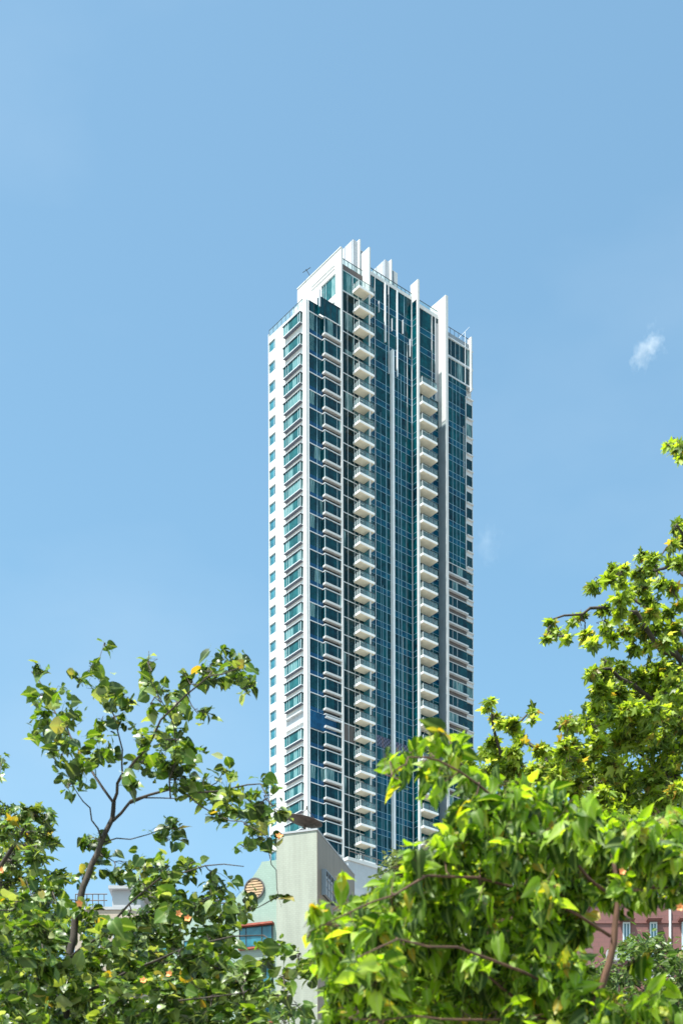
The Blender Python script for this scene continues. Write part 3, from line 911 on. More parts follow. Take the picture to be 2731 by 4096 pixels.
def simple_building(name, label, x0, x1, ytop, D, depth, matk, floors, fh, wins, rot=0, par=.5, cat='building', trim='greywall'):
    """building whose near-left corner is seen at pixel (x0, ytop), width given by x1"""
    A = pt(x0, ytop, D); B = pt(x1, ytop, D)
    width = (B.x - A.x) / math.cos(rot)
    e = empty(name, (A.x, D, 0), rot)
    props(e, label, cat)
    H_ = A.z
    m = MB(); m.box(0, width, 0, depth, 0, H_)
    m.build('wall', M[matk], e)
    m = MB(); m.box(-.08, width + .08, -.08, depth + .08, H_, H_ + .18); m.box(.0, width, -.05, 0, H_ - fh * .3, H_ - fh * .3 + .1)
    m.build('coping', M[trim], e)
    for k in range(floors):
        zt_ = H_ - .9 - k * fh
        for (q0, q1) in wins:
            f = MB(); a0, a1 = q0 * width, q1 * width
            f.box(a0, a1, -.09, 0, zt_, zt_ + .07); f.box(a0, a1, -.09, 0, zt_ - 1.5, zt_ - 1.43)
            for r_ in (0, .5, 1): f.box(a0 + r_ * (a1 - a0 - .06), a0 + r_ * (a1 - a0 - .06) + .06, -.085, 0, zt_ - 1.43, zt_)
            o = f.build('window', M['frame'], e)
            p = MB(); p.box(a0 + .01, a1 - .01, -.03, 0, zt_ - 1.44, zt_ + .01); p.build('pane', M['glass_blue'], o)
            s_ = MB(); s_.box(a0 - .15, a1 + .15, -.45, -.0, zt_ + .10, zt_ + .2); s_.build('hood', M[trim], o)
    return e, H_, width
# beige block at left
e, H_, w_ = simple_building('apartment_block', 'beige tiled block glimpsed through the leaves at the left', 300, 555, 3640, 95, 12, 'beige', 6, 2.9, ((.12, .4), (.6, .88)))
m = MB(); m.box(w_ * .55, w_, 1, 6, H_ + .18, H_ + 1.6); m.box(w_ * .5, w_ + .3, .7, 6.3, H_ + 1.6, H_ + 1.8); m.build('roof_structure', M['greywall'], e)
m = MB()
for i in range(6): m.tube([(i * w_ * .09, .3, H_ + .18), (i * w_ * .09, .3, H_ + 1.1)], [.03, .03], 5)
m.tube([(0, .3, H_ + 1.1), (w_ * .5, .3, H_ + 1.1)], [.035, .035], 5); m.tube([(0, .3, H_ + .7), (w_ * .5, .3, H_ + .7)], [.035, .035], 5)
m.build('roof_rail', M['oldpipe'], e)
e, H_, w_ = simple_building('apartment_block', 'brown and grey block right of the beige block, behind the thin trunk', 556, 700, 3640, 125, 10, 'greywall', 6, 2.9, ((.2, .45), (.6, .85)))
m = MB(); m.box(.4, w_ * .6, .5, 5, H_ + .18, H_ + 1.5); m.build('roof_structure', M['brown'], e)
# pale block between stair tower and skyscraper
e = empty('podium_block', (0, 0, 0), ANG)
A = pt(1392, 3441, 228)
e.location = (A.x, 228, 0)
props(e, 'plain pale grey block just behind the sage stair tower, at the foot of the skyscraper', 'building')
m = MB(); m.box(0, 34, 0, 16, 0, A.z); m.build('wall', M['palegrey'], e)
m = MB(); m.box(-.2, 34.2, -.2, 16.2, A.z, A.z + .5); m.build('coping', M['white'], e)
m = MB()
for i in range(12): m.tube([(.6 + i * 2.8, .5, A.z + .5), (.6 + i * 2.8, .5, A.z + 1.7)], [.06, .06], 5)
m.tube([(.6, .5, A.z + 1.7), (31.4, .5, A.z + 1.7)], [.06, .06], 5); m.build('roof_rail', M['oldpipe'], e)
# white block glimpsed behind the right trees
e, H_, w_ = simple_building('apartment_block', 'bright white block glimpsed through gaps in the right-hand trees', 1790, 2160, 3455, 120, 12, 'white', 6, 2.9, ((.08, .25), (.4, .55), (.7, .9)))
# pink brick block at right
e, H_, w_ = simple_building('apartment_block', 'dusty pink brick block behind the trees at the lower right', 2370, 2860, 3610, 62, 12, 'pink', 5, 2.9, ((.24, .30), (.46, .52), (.72, .80)), trim='pink')
m = MB()
for q in (.62,): m.box(q * w_ - .02, q * w_ + .06, -.1, -.0, 2, H_ - .2)
m.build('drain_pipe', M['whitepaint'], e)
m = MB(); m.box(.5, 1.2, -.5, -.1, H_ - 2.6, H_ - 2.1); m.box(2.0, 2.7, -.5, -.1, H_ - 3.4, H_ - 2.9); m.build('air_conditioner', M['greywall'], e)

# ================================================================ trees
def heart_leaf():
    """heart-shaped blade, 1 long, softly cupped; x along the midrib"""
    st = [(.0, -.13, .20), (.10, .0, .42), (.28, .22, .51), (.48, .46, .47), (.68, .68, .34), (.86, .87, .16), (1.06, 1.06, 0)]
    V = []; Fc = []
    def zc(x, y): return .20 * y * y + .10 * abs(y) - .26 * (x - .3) ** 2 + .025 * math.sin(9 * x + 5 * y)
    for xm, xe, w_ in st:
        for q in (-1, -.55, 0, .55, 1):
            x_ = xm + (xe - xm) * q * q; y_ = w_ * q
            V.append((x_, y_, zc(x_, y_)))
    for i in range(len(st) - 1):
        for k in range(4):
            a = i * 5 + k; Fc.append((a, a + 1, a + 6, a + 5))
    b = len(V)
    V += [(0.02, .012, 0), (0.02, -.012, 0), (-.45, -.010, .10), (-.45, .010, .10)]
    Fc.append((b, b + 1, b + 2, b + 3))
    return np.array(V), Fc
def star_leaf():
    """five-lobed blade"""
    out = []
    angs = [-130, -66, 0, 66, 130]; lens = [.46, .70, .90, .70, .46]
    c = (.30, 0)
    for i, (a, l) in enumerate(zip(angs, lens)):
        if i > 0:
            am = (a + angs[i - 1]) / 2
            out.append((c[0] + .36 * math.cos(R(am)), c[1] + .36 * math.sin(R(am))))
        for da, s in ((-17, .66), (0, 1), (17, .66)):
            out.append((c[0] + l * s * math.cos(R(a + da)), c[1] + l * s * math.sin(R(a + da))))
    out.append((c[0] - .22, 0))
    V = [(c[0], c[1], .03)] + [(x, y, -.25 * ((x - .3) ** 2 + y * y)) for x, y in out]
    n = len(out); Fc = [(0, i + 1, (i + 1) % n + 1) for i in range(n)]
    b = len(V)
    V += [(0.1, .012, 0), (0.1, -.012, 0), (-.35, -.010, .06), (-.35, .010, .06)]
    Fc.append((b, b + 1, b + 2, b + 3))
    return np.array(V), Fc
def oval_leaf():
    V = [(0, 0, 0), (.3, .24, .05), (.7, .20, .03), (1, 0, -.08), (.7, -.20, .03), (.3, -.24, .05), (.5, 0, 0)]
    return np.array(V), [(6, 0, 5), (6, 1, 0), (6, 2, 1), (6, 3, 2), (6, 4, 3), (6, 5, 4)]
def ovate_leaf():
    V, Fc = heart_leaf()
    V = V.copy(); V[:35, 1] *= .66
    V[:35, 2] -= .10 * V[:35, 0] ** 2
    return V, Fc
LEAF = {'ovate': ovate_leaf(), 'heart': heart_leaf(), 'star': star_leaf(), 'oval': oval_leaf()}

def leaves_object(name, kind, P, size, mt, parent, droop=.5, upw=.8, tintpow=1.0, out=None, szvar=.3, hang=0.0):
    """P: n x 3 leaf base points (world), one mesh for the crown"""
    V, Fc = LEAF[kind]
    n = len(P)
    up = np.array([0, 0, 1.0])
    nrm = rng.normal(size=(n, 3)) * .62 + up * upw + np.array([sdir.x, sdir.y, sdir.z]) * .35
    nrm /= np.linalg.norm(nrm, axis=1)[:, None]
    t = rng.normal(size=(n, 3)); t[:, 2] = t[:, 2] * .4 - droop
    if out is not None: t[:, :2] += out[:, :2]
    if hang > 0:
        h = rng.random(n) < hang
        nrm[h] = rng.normal(size=(h.sum(), 3)) * np.array([1, 1, .25]) + np.array([hx, hy, .3]) * .6
        nrm /= np.linalg.norm(nrm, axis=1)[:, None]
        t[h] = rng.normal(size=(h.sum(), 3)) * .35 + np.array([0, 0, -1.2])
    t -= nrm * np.sum(t * nrm, axis=1)[:, None]
    t /= np.linalg.norm(t, axis=1)[:, None]
    s = np.cross(nrm, t)
    sz = size * (1 + szvar * rng.normal(size=n)).clip(.45, 1.7)
    wv = 1 + .12 * rng.normal(size=n)
    curl = rng.normal(size=n) * .35
    X = V[:, 0][None, :, None]; Y = V[:, 1][None, :, None]
    Zc = (V[:, 2][None, :] + curl[:, None] * (V[:, 0][None, :] ** 2) * .35)[:, :, None]
    W = P[:, None, :] + sz[:, None, None] * (X * t[:, None, :] + Y * wv[:, None, None] * s[:, None, :] + Zc * nrm[:, None, :])
    W = W.reshape(-1, 3)
    nv = len(V)
    lens = np.array([len(f) for f in Fc]); flat = np.concatenate([np.array(f) for f in Fc])
    loops = (flat[None, :] + (np.arange(n) * nv)[:, None]).reshape(-1)
    tot = np.tile(lens, n); starts = np.concatenate([[0], np.cumsum(tot)[:-1]])
    me = bpy.data.meshes.new(name)
    me.vertices.add(len(W)); me.vertices.foreach_set('co', W.astype(np.float32).ravel())
    me.loops.add(len(loops)); me.loops.foreach_set('vertex_index', loops.astype(np.int32))
    me.polygons.add(len(tot)); me.polygons.foreach_set('loop_start', starts.astype(np.int32)); me.polygons.foreach_set('loop_total', tot.astype(np.int32))
    me.polygons.foreach_set('use_smooth', np.ones(len(tot), dtype=bool))
    me.update(calc_edges=True); me.validate()
    at = me.attributes.new('tint', 'FLOAT', 'POINT')
    tint = np.repeat(rng.random(n) ** tintpow, nv)
    at.data.foreach_set('value', tint.astype(np.float32))
    a2 = me.attributes.new('rib', 'FLOAT', 'POINT')
    rib = np.tile((1 - np.abs(V[:, 1]) * 2).clip(0, 1), n)
    a2.data.foreach_set('value', rib.astype(np.float32))
    me.materials.append(mt)
    o = bpy.data.objects.new(name, me); COL.objects.link(o)
    if parent: o.parent = parent
    return o

class Tree:
    """tree described by limbs (pixel polylines at a depth) and leaf clusters; everything is real 3D around the trunk"""
    def __init__(s, root, name='tree'):
        s.root = Vector(root); s.limbs = []; s.pts = []; s.leafP = []; s.outv = []
        s.e = empty(name, root)
        s.mb = MB()
    def limb(s, P, r0, r1, jit=.0):
        P = [Vector(p) for p in P]
        Q = []
        for i in range(len(P) - 1):
            n = max(2, int((P[i + 1] - P[i]).length / .35))
            for k in range(n):
                q = P[i].lerp(P[i + 1], k / n)
                if (i or k): q = q + Vector(rng.normal(size=3)) * jit
                Q.append(q)
        Q.append(P[-1])
        m = len(Q)
        s.mb.tube(Q, [r0 + (r1 - r0) * (k / (m - 1)) for k in range(m)], 7)
        s.pts += Q
        return Q
    def cluster(s, c, rx, ry, n, dz=.6, twig=True, tr=.012):
        """c centre (world), rx, ry radii in metres (screen-wide, high), dz depth radius"""
        c = Vector(c)
        seg = []
        if twig and s.pts:
            best = min(s.pts, key=lambda p: math.hypot(p.x * c.y / max(p.y, 1) - c.x, (p.z - CAMZ) * c.y / max(p.y, 1) + CAMZ - c.z) + .12 * abs(p.y - c.y))
            L_ = (best - c).length
            seg = [best.lerp(c, t) + Vector(rng.normal(size=3)) * min(.03, .05 * L_) * math.sin(math.pi * t) for t in (0, .2, .4, .6, .8, 1)]
            s.mb.tube(seg, [tr * (1 - .1 * k) for k in range(6)], 5, cap=False)
            s.pts += seg[2:]
        m = max(2, n // 4)
        for k in range(m):
            d = rng.normal(size=3); d /= np.linalg.norm(d)
            r_ = rng.random() ** .40
            e_ = c + Vector((d[0] * rx * r_ * 1.25, d[1] * dz * r_, d[2] * ry * r_ * 1.2))
            b_ = seg[rng.integers(2, 6)] if seg else c
            s.mb.tube([b_, b_.lerp(e_, .5) + Vector(rng.normal(size=3)) * .04, e_], [tr * .4, tr * .32, tr * .2], 4, cap=False)
            q = n // m + (1 if k < n % m else 0)
            for j in range(q):
                f_ = .45 + .7 * rng.random()
                p = b_.lerp(e_, f_) + Vector(rng.normal(size=3)) * min(rx, ry) * .36
                s.leafP.append(tuple(p)); s.outv.append(tuple(np.array(d) * .8))
    def finish(s, kind, size, mt, barkm, **kw):
        o = s.mb.build('trunk', barkm, None, True)
        o.parent = s.e; o.location = -s.root
        P = np.array(s.leafP); O = np.array(s.outv)
        c = leaves_object('crown', kind, P - np.array(s.root), size, mt, s.e, out=O, **kw)
        return s.e

DD = 2731 / 1568.0      # display pixel -> photograph pixel
def dp(x, y, D): return pt(x * DD, y * DD, D)
def pxm(v, D): return v * DD / F * D

def inside(x, y, poly):
    c = False; j = len(poly) - 1
    for i in range(len(poly)):
        xi, yi = poly[i]; xj, yj = poly[j]
        if (yi > y) != (yj > y) and x < (xj - xi) * (y - yi) / (yj - yi) + xi: c = not c
        j = i
    return c
def fill(T, poly, step, D, dd, r, per, tr=.006, holes=(), keep=1.0):
    xs = [p[0] for p in poly]; ys_ = [p[1] for p in poly]
    y = min(ys_)
    while y < max(ys_):
        x = min(xs)
        while x < max(xs):
            a, b = x + rng.normal() * step * .35, y + rng.normal() * step * .35
            if inside(a, b, poly) and rng.random() < keep and not any(math.hypot((a - h[0]) / h[2], (b - h[1]) / h[3]) < 1 for h in holes):
                Dd = D + rng.uniform(-dd, dd)
                T.cluster(dp(a, b, Dd), pxm(r, Dd), pxm(r * .75, Dd), per, pxm(r, Dd) * 1.3, tr=tr)
            x += step
        y += step * .8
# ---- left hibiscus, about 14 m away
D1 = 14.0
root = dp(150, 2352, D1); root.z = 0
T1 = Tree((root.x - .2, D1 + .3, 0), 'hibiscus_tree')
trunkpath = [(140, 2600), (148, 2352), (152, 2270), (160, 2190), (175, 2110), (190, 2040), (213, 1985), (235, 1932), (258, 1880), (262, 1840)]
Q = [dp(x, y, D1) for x, y in trunkpath]
T1.limb([(root.x - .2, D1 + .3, 0), (root.x - .1, D1 + .1, 1.6)] + Q, .062, .020, .006)
def limb_px(T, path, D, r0, r1, dd=0.0, jit=.012):
    n = len(path)
    return T.limb([dp(x, y, D + dd * i / max(1, n - 1)) for i, (x, y) in enumerate(path)], r0, r1, jit)
limb_px(T1, [(262, 1840), (272, 1800), (292, 1770), (330, 1720), (372, 1655), (430, 1592), (482, 1555), (545, 1535)], D1, 0.0158, 0.0042, -1.0)
limb_px(T1, [(262, 1845), (215, 1775), (180, 1722), (150, 1660), (112, 1605), (88, 1560), (80, 1530)], D1, 0.0132, 0.0036, .9)
limb_px(T1, [(235, 1932), (215, 1880), (190, 1842), (165, 1800)], D1, 0.0092, 0.0036, -.5)
limb_px(T1, [(282, 1785), (283, 1720), (262, 1650), (240, 1590), (218, 1540), (240, 1478)], D1, 0.0092, 0.0024, .6)
limb_px(T1, [(392, 1835), (400, 1760), (404, 1700), (390, 1640), (350, 1580), (342, 1495)], D1 - .6, 0.0079, 0.0024, -.5)
limb_px(T1, [(260, 1885), (300, 1845), (392, 1812), (460, 1818), (540, 1805), (600, 1800), (635, 1868)], D1, 0.0145, 0.0036, -1.2)
limb_px(T1, [(300, 1845), (360, 1830), (440, 1830)], D1, 0.0079, 0.0036, -.3)
limb_px(T1, [(430, 1825), (500, 1870), (560, 1890), (625, 1930)], D1 - .7, 0.0066, 0.0024, -.6)
limb_px(T1, [(235, 1935), (300, 1925), (380, 1905), (420, 1900)], D1, 0.0066, 0.0024, .7)
limb_px(T1, [(160, 2200), (230, 2150), (300, 2080), (380, 2010), (470, 1985), (560, 1990)], D1 - .2, 0.0132, 0.0036, -1.0)
limb_px(T1, [(150, 2300), (240, 2260), (360, 2200), (480, 2160), (600, 2150), (690, 2190)], D1 - .2, 0.0145, 0.0036, -1.4)
limb_px(T1, [(150, 2330), (100, 2200), (95, 2100), (60, 2020)], D1, 0.0106, 0.0036, .9)
limb_px(T1, [(145, 2400), (260, 2350), (400, 2300), (560, 2280)], D1 - .2, 0.0145, 0.0048, -1.2)
C1 = [(85, 1548, 16, 22, 6), (86, 1600, 14, 12, 4), (100, 1640, 28, 20, 9), (135, 1608, 24, 22, 8), (112, 1690, 32, 28, 13), (155, 1665, 36, 36, 20),
      (140, 1735, 28, 20, 9), (172, 1558, 12, 9, 4), (215, 1530, 14, 14, 5), (240, 1480, 8, 7, 3), (236, 1585, 30, 24, 12), (272, 1600, 26, 18, 9),
      (285, 1645, 24, 24, 10), (235, 1665, 30, 18, 8), (225, 1730, 42, 26, 19), (190, 1770, 30, 24, 12), (160, 1805, 18, 20, 7), (342, 1522, 22, 10, 5),
      (348, 1560, 22, 16, 8), (362, 1598, 26, 22, 12), (405, 1600, 14, 20, 6), (345, 1628, 10, 16, 4), (408, 1655, 30, 24, 13), (458, 1648, 20, 12, 6),
      (432, 1562, 18, 12, 6), (478, 1540, 28, 20, 14), (528, 1528, 34, 24, 18), (560, 1555, 24, 20, 12), (572, 1590, 14, 10, 4), (558, 1505, 16, 10, 5),
      (512, 1572, 26, 12, 7), (385, 1705, 42, 32, 24), (440, 1730, 28, 22, 12), (330, 1695, 26, 20, 9), (352, 1755, 34, 22, 14), (410, 1790, 42, 22, 20),
      (478, 1812, 38, 24, 18), (535, 1835, 36, 28, 18), (585, 1852, 34, 26, 16), (612, 1808, 24, 20, 9), (640, 1865, 18, 10, 5), (560, 1892, 38, 22, 15),
      (612, 1935, 34, 14, 9), (505, 1865, 26, 16, 8), (372, 1898, 44, 14, 12), (385, 1932, 26, 14, 7), (290, 1795, 18, 18, 5), (200, 1925, 20, 14, 7),
      (238, 1968, 24, 14, 8), (520, 1770, 22, 14, 6), (395, 1760, 26, 20, 9), (300, 1990, 34, 14, 8), (360, 1985, 30, 18, 9), (560, 1950, 22, 10, 4),
      (540, 2010, 40, 18, 13), (600, 2035, 40, 18, 12), (500, 2040, 34, 18, 12), (440, 1990, 30, 16, 8), (385, 2035, 34, 20, 12), (640, 2060, 16, 8, 3),
      (330, 2030, 30, 18, 11), (450, 2080, 34, 20, 14), (560, 2100, 20, 16, 6), (600, 2120, 22, 18, 7), (510, 2100, 24, 20, 9)]
C1 += [(188, 2008, 26, 14, 8), (262, 2016, 20, 12, 6), (330, 2050, 30, 12, 8), (120, 2050, 30, 16, 10)]
for x, y, rx, ry, n in C1:
    if math.hypot((x - 590) / 50, (y - 2140) / 36) < 1 or math.hypot((x - 575) / 44, (y - 2022) / 24) < 1: continue
    D = D1 + rng.uniform(-1.0, 1.0)
    T1.cluster(dp(x, y, D), pxm(rx * 1.1, D), pxm(ry * 1.3, D), int(n * 2.3), pxm(rx, D) * 1.1, tr=.006)
fill(T1, [(-40, 2080), (60, 2050), (150, 2080), (330, 2100), (420, 2060), (480, 2110), (540, 2160), (600, 2210), (640, 2270), (640, 2520), (-40, 2520)], 35, D1, 2.0, 34, 32, keep=.8,
     holes=((577, 2025, 26, 22), (150, 2085, 22, 18), (430, 2140, 24, 18), (250, 2190, 22, 16), (262, 2085, 30, 20), (590, 2155, 52, 42), (640, 2290, 30, 60)))
fill(T1, [(330, 1990), (420, 1960), (520, 2000), (600, 2040), (560, 2090), (440, 2110), (340, 2060)], 44, D1, 1.2, 30, 14, keep=.8)
for x, y in ((640, 2170), (680, 2200), (700, 2235), (640, 2245), (610, 2190), (720, 2210), (660, 2290), (620, 2300), (690, 2330)):
    D = D1 + rng.uniform(-2.2, -.6)
    T1.cluster(dp(x, y, D), pxm(24, D), pxm(16, D), 14, .3, tr=.007)
e = T1.finish('heart', .084, M['leaf_hib'], M['bark'], droop=.55, upw=.40, szvar=.36)
props(e, 'slender hibiscus tree with round leaves and a leaning bare trunk at the left', 'tree')
# peach flowers of the hibiscus
def flower(T, x, y, D, s=.032):
    p0 = dp(x, y, D) - T.root
    m = MB(); 
    ax = Vector((rng.normal() * .4, -1, rng.normal() * .4 + .1)).normalized()
    a = ax.orthogonal().normalized(); b = ax.cross(a)
    for k in range(5):
        t = 2 * math.pi * k / 5
        d = a * math.cos(t) + b * math.sin(t); d2 = a * math.cos(t + .75) + b * math.sin(t + .75); d0 = a * math.cos(t - .75) + b * math.sin(t - .75)
        m.quad([p0, p0 + (d0 * .62 + ax * .55) * s, p0 + (d + ax * .8) * s, p0 + (d2 * .62 + ax * .5) * s])
    m.tube([p0 - ax * s * .5, p0], [s * .12, s * .3], 6)
    m.build('flower', M['petal'], T.e, True)
for x, y in ((641, 1924), (185, 2074), (6, 2002), (432, 2112), (392, 2238), (408, 2100), (330, 2255)): flower(T1, x, y, D1 - 2.3)

# ---- far left tree with small sharp leaves, only its right edge in the picture
D2 = 17.0
root = dp(-120, 2352, D2)
T2 = Tree((root.x, D2, 0), 'sweetgum_tree')
limb_px(T2, [(-120, 2700), (-110, 2352), (-90, 2100), (-60, 1950), (-20, 1850)], D2, .16, .03)
T2.limb([(root.x, D2, 0), dp(-120, 2700, D2)], .2, .16)
limb_px(T2, [(-90, 2100), (-20, 2020), (40, 1930), (80, 1870)], D2, .04, .01, -.5)
limb_px(T2, [(-100, 2250), (0, 2180), (80, 2120), (120, 2060)], D2, .04, .01, -.5)
limb_px(T2, [(-60, 1950), (-20, 1900), (0, 1840)], D2, .02, .01, -.5)
for x, y, rx, ry, n in [(2, 1750, 12, 18, 10), (5, 1860, 22, 24, 30), (25, 1900, 30, 25, 40), (60, 1870, 28, 18, 30), (95, 1880, 26, 20, 30), (60, 1920, 40, 30, 60), (110, 1920, 22, 18, 26),
                        (30, 1970, 45, 34, 80), (85, 1970, 30, 24, 45), (20, 2030, 50, 34, 80), (80, 2040, 40, 34, 60), (120, 2020, 24, 24, 26), (30, 2110, 55, 45, 90),
                        (100, 2120, 50, 45, 70), (30, 2200, 60, 50, 90), (110, 2210, 50, 50, 70), (30, 2300, 60, 50, 90), (120, 2310, 60, 50, 80), (170, 2250, 50, 60, 60),
                        (-60, 1950, 60, 70, 120), (-70, 2100, 60, 80, 120), (230, 2300, 60, 50, 60), (60, 2420, 90, 50, 90)]:
    D = D2 + rng.uniform(-1.2, 1.5)
    T2.cluster(dp(x, y, D), pxm(rx, D), pxm(ry, D), int(n * 1.4), pxm(rx, D) * 1.1, tr=.012)
e = T2.finish('star', .095, M['leaf_hib'], M['bark'], droop=.4, upw=.6)
props(e, 'dense dark green tree cut off by the left edge, behind the slender hibiscus', 'tree')

# ---- right-hand sweetgum, about 19 m away
D4 = 19.0
rt = dp(1760, 2352, D4)
T4 = Tree((rt.x, D4 + 1, 0), 'sweetgum_tree')
T4.limb([(rt.x, D4 + 1, 0), (rt.x - .1, D4 + .8, 4), dp(1740, 1900, D4 + .6), dp(1700, 1500, D4 + .3), dp(1690, 1150, D4)], .26, .05, .02)
def z3(x, y): return ((1900 + x / 1.887) / DD, (1700 + y / 1.887) / DD)
def z4(x, y): return ((1500 + x / 1.2738) / DD, (2800 + y / 1.2738) / DD)
lim4 = [[(1720, 1700), z3(1568, 1560), z3(1400, 1430), z3(1200, 1320), z3(1110, 1180), z3(1040, 1060)],
        [(1730, 1800), z3(1568, 1790), z3(1430, 1690), z3(1340, 1590), z3(1200, 1420), z3(980, 1380), z3(800, 1430), z3(560, 1475)],
        [(1700, 1450), z3(1568, 1120), z3(1380, 1060), z3(1260, 960)],
        [(1700, 1300), z3(1600, 900), z3(1520, 760)],
        [(1695, 1160), z3(1568, 200), z3(1450, 130)],
        [(1735, 1880), z3(1500, 2150), z3(1200, 1980), z3(1000, 1850), z3(870, 1840)],
        [(1740, 1950), z4(1400, 300), z4(1200, 200), z4(1100, 120), z4(950, 110)],
        [(1745, 2050), z4(1300, 560), z4(1000, 410), z4(800, 380), z4(640, 280), z4(600, 100), z4(570, 30)],
        [z4(900, 395), z4(880, 300), z4(740, 200), z4(700, 150), z4(795, 50)],
        [z4(800, 385), z4(560, 400), z4(420, 320), z4(290, 240)],
        [(1745, 2100), z4(1450, 700), z4(1200, 600), z4(900, 500)]]
for i, pth in enumerate(lim4):
    limb_px(T4, pth, D4 + .4, .055 if i in (0, 1, 5, 7) else .035, .010, -.8 if i % 2 else .8, jit=.02)
C4a = [(1450, 130, 34), (1540, 150, 44), (1545, 225, 26), (1520, 760, 60), (1560, 850, 50), (1480, 880, 34), (1250, 960, 42), (1310, 1010, 52), (1040, 1070, 50), (1120, 1070, 44), (1000, 1150, 44),
       (880, 1200, 50), (1080, 1180, 52), (1220, 1110, 52), (1340, 1080, 44), (1260, 1200, 64), (1100, 1290, 66), (1400, 1180, 50), (1490, 1010, 44), (1545, 1010, 50), (1545, 1330, 44),
       (1320, 1290, 58), (1490, 1200, 40), (980, 1380, 42), (1080, 1400, 50), (1200, 1420, 56), (1330, 1400, 52), (1450, 1400, 52), (800, 1430, 40), (740, 1460, 22), (580, 1470, 30), (600, 1560, 48),
       (520, 1590, 30), (700, 1590, 28), (840, 1560, 50), (880, 1620, 40), (990, 1510, 50), (1030, 1590, 48), (1150, 1540, 58), (1270, 1540, 58), (1380, 1500, 50), (1500, 1520, 66), (1200, 1680, 46),
       (1300, 1640, 48), (1430, 1620, 58), (1540, 1660, 46), (980, 1760, 36), (1110, 1790, 44), (870, 1850, 46), (960, 1880, 56), (1060, 1880, 48), (950, 2000, 66), (1080, 2010, 74), (1250, 1870, 74),
       (1400, 1850, 76), (1520, 1850, 64), (1250, 2000, 80), (1400, 2000, 80), (1530, 2000, 74), (900, 2100, 56), (1050, 2130, 76), (1200, 2150, 80), (1350, 2150, 80), (1500, 2150, 80), (700, 2220, 52),
       (830, 2210, 56), (110, 2060, 34), (90, 2120, 28), (150, 2180, 30), (220, 2230, 40), (300, 2210, 32), (430, 2150, 28), (420, 2200, 22)]
C4b = [(640, 90, 24), (700, 130, 40), (590, 200, 40), (560, 250, 46), (640, 270, 54), (740, 195, 40), (700, 250, 50), (850, 240, 40), (890, 290, 50), (960, 250, 46), (1010, 310, 56), (700, 350, 66),
       (590, 350, 58), (820, 350, 58), (930, 370, 58), (1090, 260, 44), (1150, 200, 46), (1100, 110, 46), (1180, 70, 64), (1010, 110, 40), (955, 110, 20), (1300, 60, 74), (1430, 60, 74), (1530, 100, 54),
       (1250, 190, 58), (1360, 160, 52), (1460, 200, 52), (1540, 230, 50), (1200, 320, 62), (1120, 390, 66), (1270, 380, 62), (1410, 400, 70), (1510, 340, 54), (1300, 460, 70), (1450, 490, 76),
       (1150, 480, 66), (1350, 570, 84), (1500, 590, 84), (1230, 590, 76), (400, 290, 40), (320, 235, 40), (470, 330, 50), (480, 420, 50), (1000, 430, 60), (1540, 450, 60)]
for lst, fn, sc in ((C4a, z3, 1.887), (C4b, z4, 1.2738)):
    for x, y, r_ in lst:
        X, Y = fn(x, y); Y += 6; rp = max(r_ * .35, r_ - 22) / sc / DD; r0_ = r_ / sc
        D = D4 + rng.uniform(-1.3, 1.3)
        n = int(5 + r0_ ** 2 / 13)
        T4.cluster(dp(X, Y, D), pxm(rp * .95, D), pxm(rp * .9, D), n, pxm(rp, D) * 1.4, tr=.011)
fill(T4, [(1380, 1570), (1568, 1500), (1650, 1500), (1650, 1960), (1130, 1900), (1120, 1790), (1240, 1740), (1310, 1680)], 34, D4 + .3, 1.3, 24, 36, tr=.009, keep=.72)
fill(T4, [(1600, 1500), (1640, 1180), (1760, 1120), (1920, 1300), (2000, 1700), (1960, 2150), (1700, 2250), (1610, 2000)], 52, D4 + .6, 1.8, 42, 44, tr=.012, keep=.85)
e = T4.finish('star', .082, M['leaf_gum'], M['bark'], droop=.45, upw=.5)
props(e, 'tall sunlit yellow green tree with star shaped leaves reaching in from the right edge', 'tree')
# seed balls
def ball(T, x, y, D, r=.025):
    p0 = dp(x, y, D) - T.root
    m = MB(); m.tube([p0 + Vector((0, 0, -r)), p0 + Vector((0, 0, -r * .6)), p0, p0 + Vector((0, 0, r * .6)), p0 + Vector((0, 0, r)), p0 + Vector((0, 0, r * 4))], [r * .2, r * .8, r, r * .8, r * .2, r * .08], 8)
    m.build('seed_ball', M['oldpipe'], T.e, True)
for x, y in (z4(940, 140), z4(1130, 205), z4(880, 360)): ball(T4, x, y, D4)

# ---- near hibiscus on the right, 6 to 9 m away
D5 = 7.2
r5 = dp(1330, 2352, D5)
T5 = Tree((r5.x + .3, D5, 0), 'hibiscus_tree')
T5.limb([(r5.x + .3, D5, 0), (r5.x + .3, D5, 1.8), dp(1345, 2352, D5), dp(1400, 2210, D5), dp(1412, 2120, D5), dp(1418, 2040, D5), dp(1405, 1960, D5)], .036, .009, .006)
for pth, dd in (([(1405, 2060), (1300, 1960), (1200, 1880), (1100, 1800), (1010, 1740), (940, 1745), (905, 1770)], -.8),
                ([(1400, 2150), (1250, 2060), (1100, 2010), (980, 2010), (900, 2060), (820, 2090), (750, 2120)], -1.2),
                ([(1405, 1980), (1460, 1900), (1520, 1880), (1600, 1890)], .6),
                ([(1360, 2300), (1200, 2230), (1050, 2180), (920, 2160), (820, 2200)], -1.6),
                ([(1345, 2340), (1200, 2335), (1080, 2345), (950, 2330), (800, 2340)], -1.0),
                ([(1415, 2070), (1480, 2040), (1560, 2035), (1620, 2040)], .4),
                ([(1180, 2290), (1130, 2250), (1090, 2220), (1060, 2170)], -.5)):
    limb_px(T5, pth, D5, .008, .0025, dd, jit=.008)
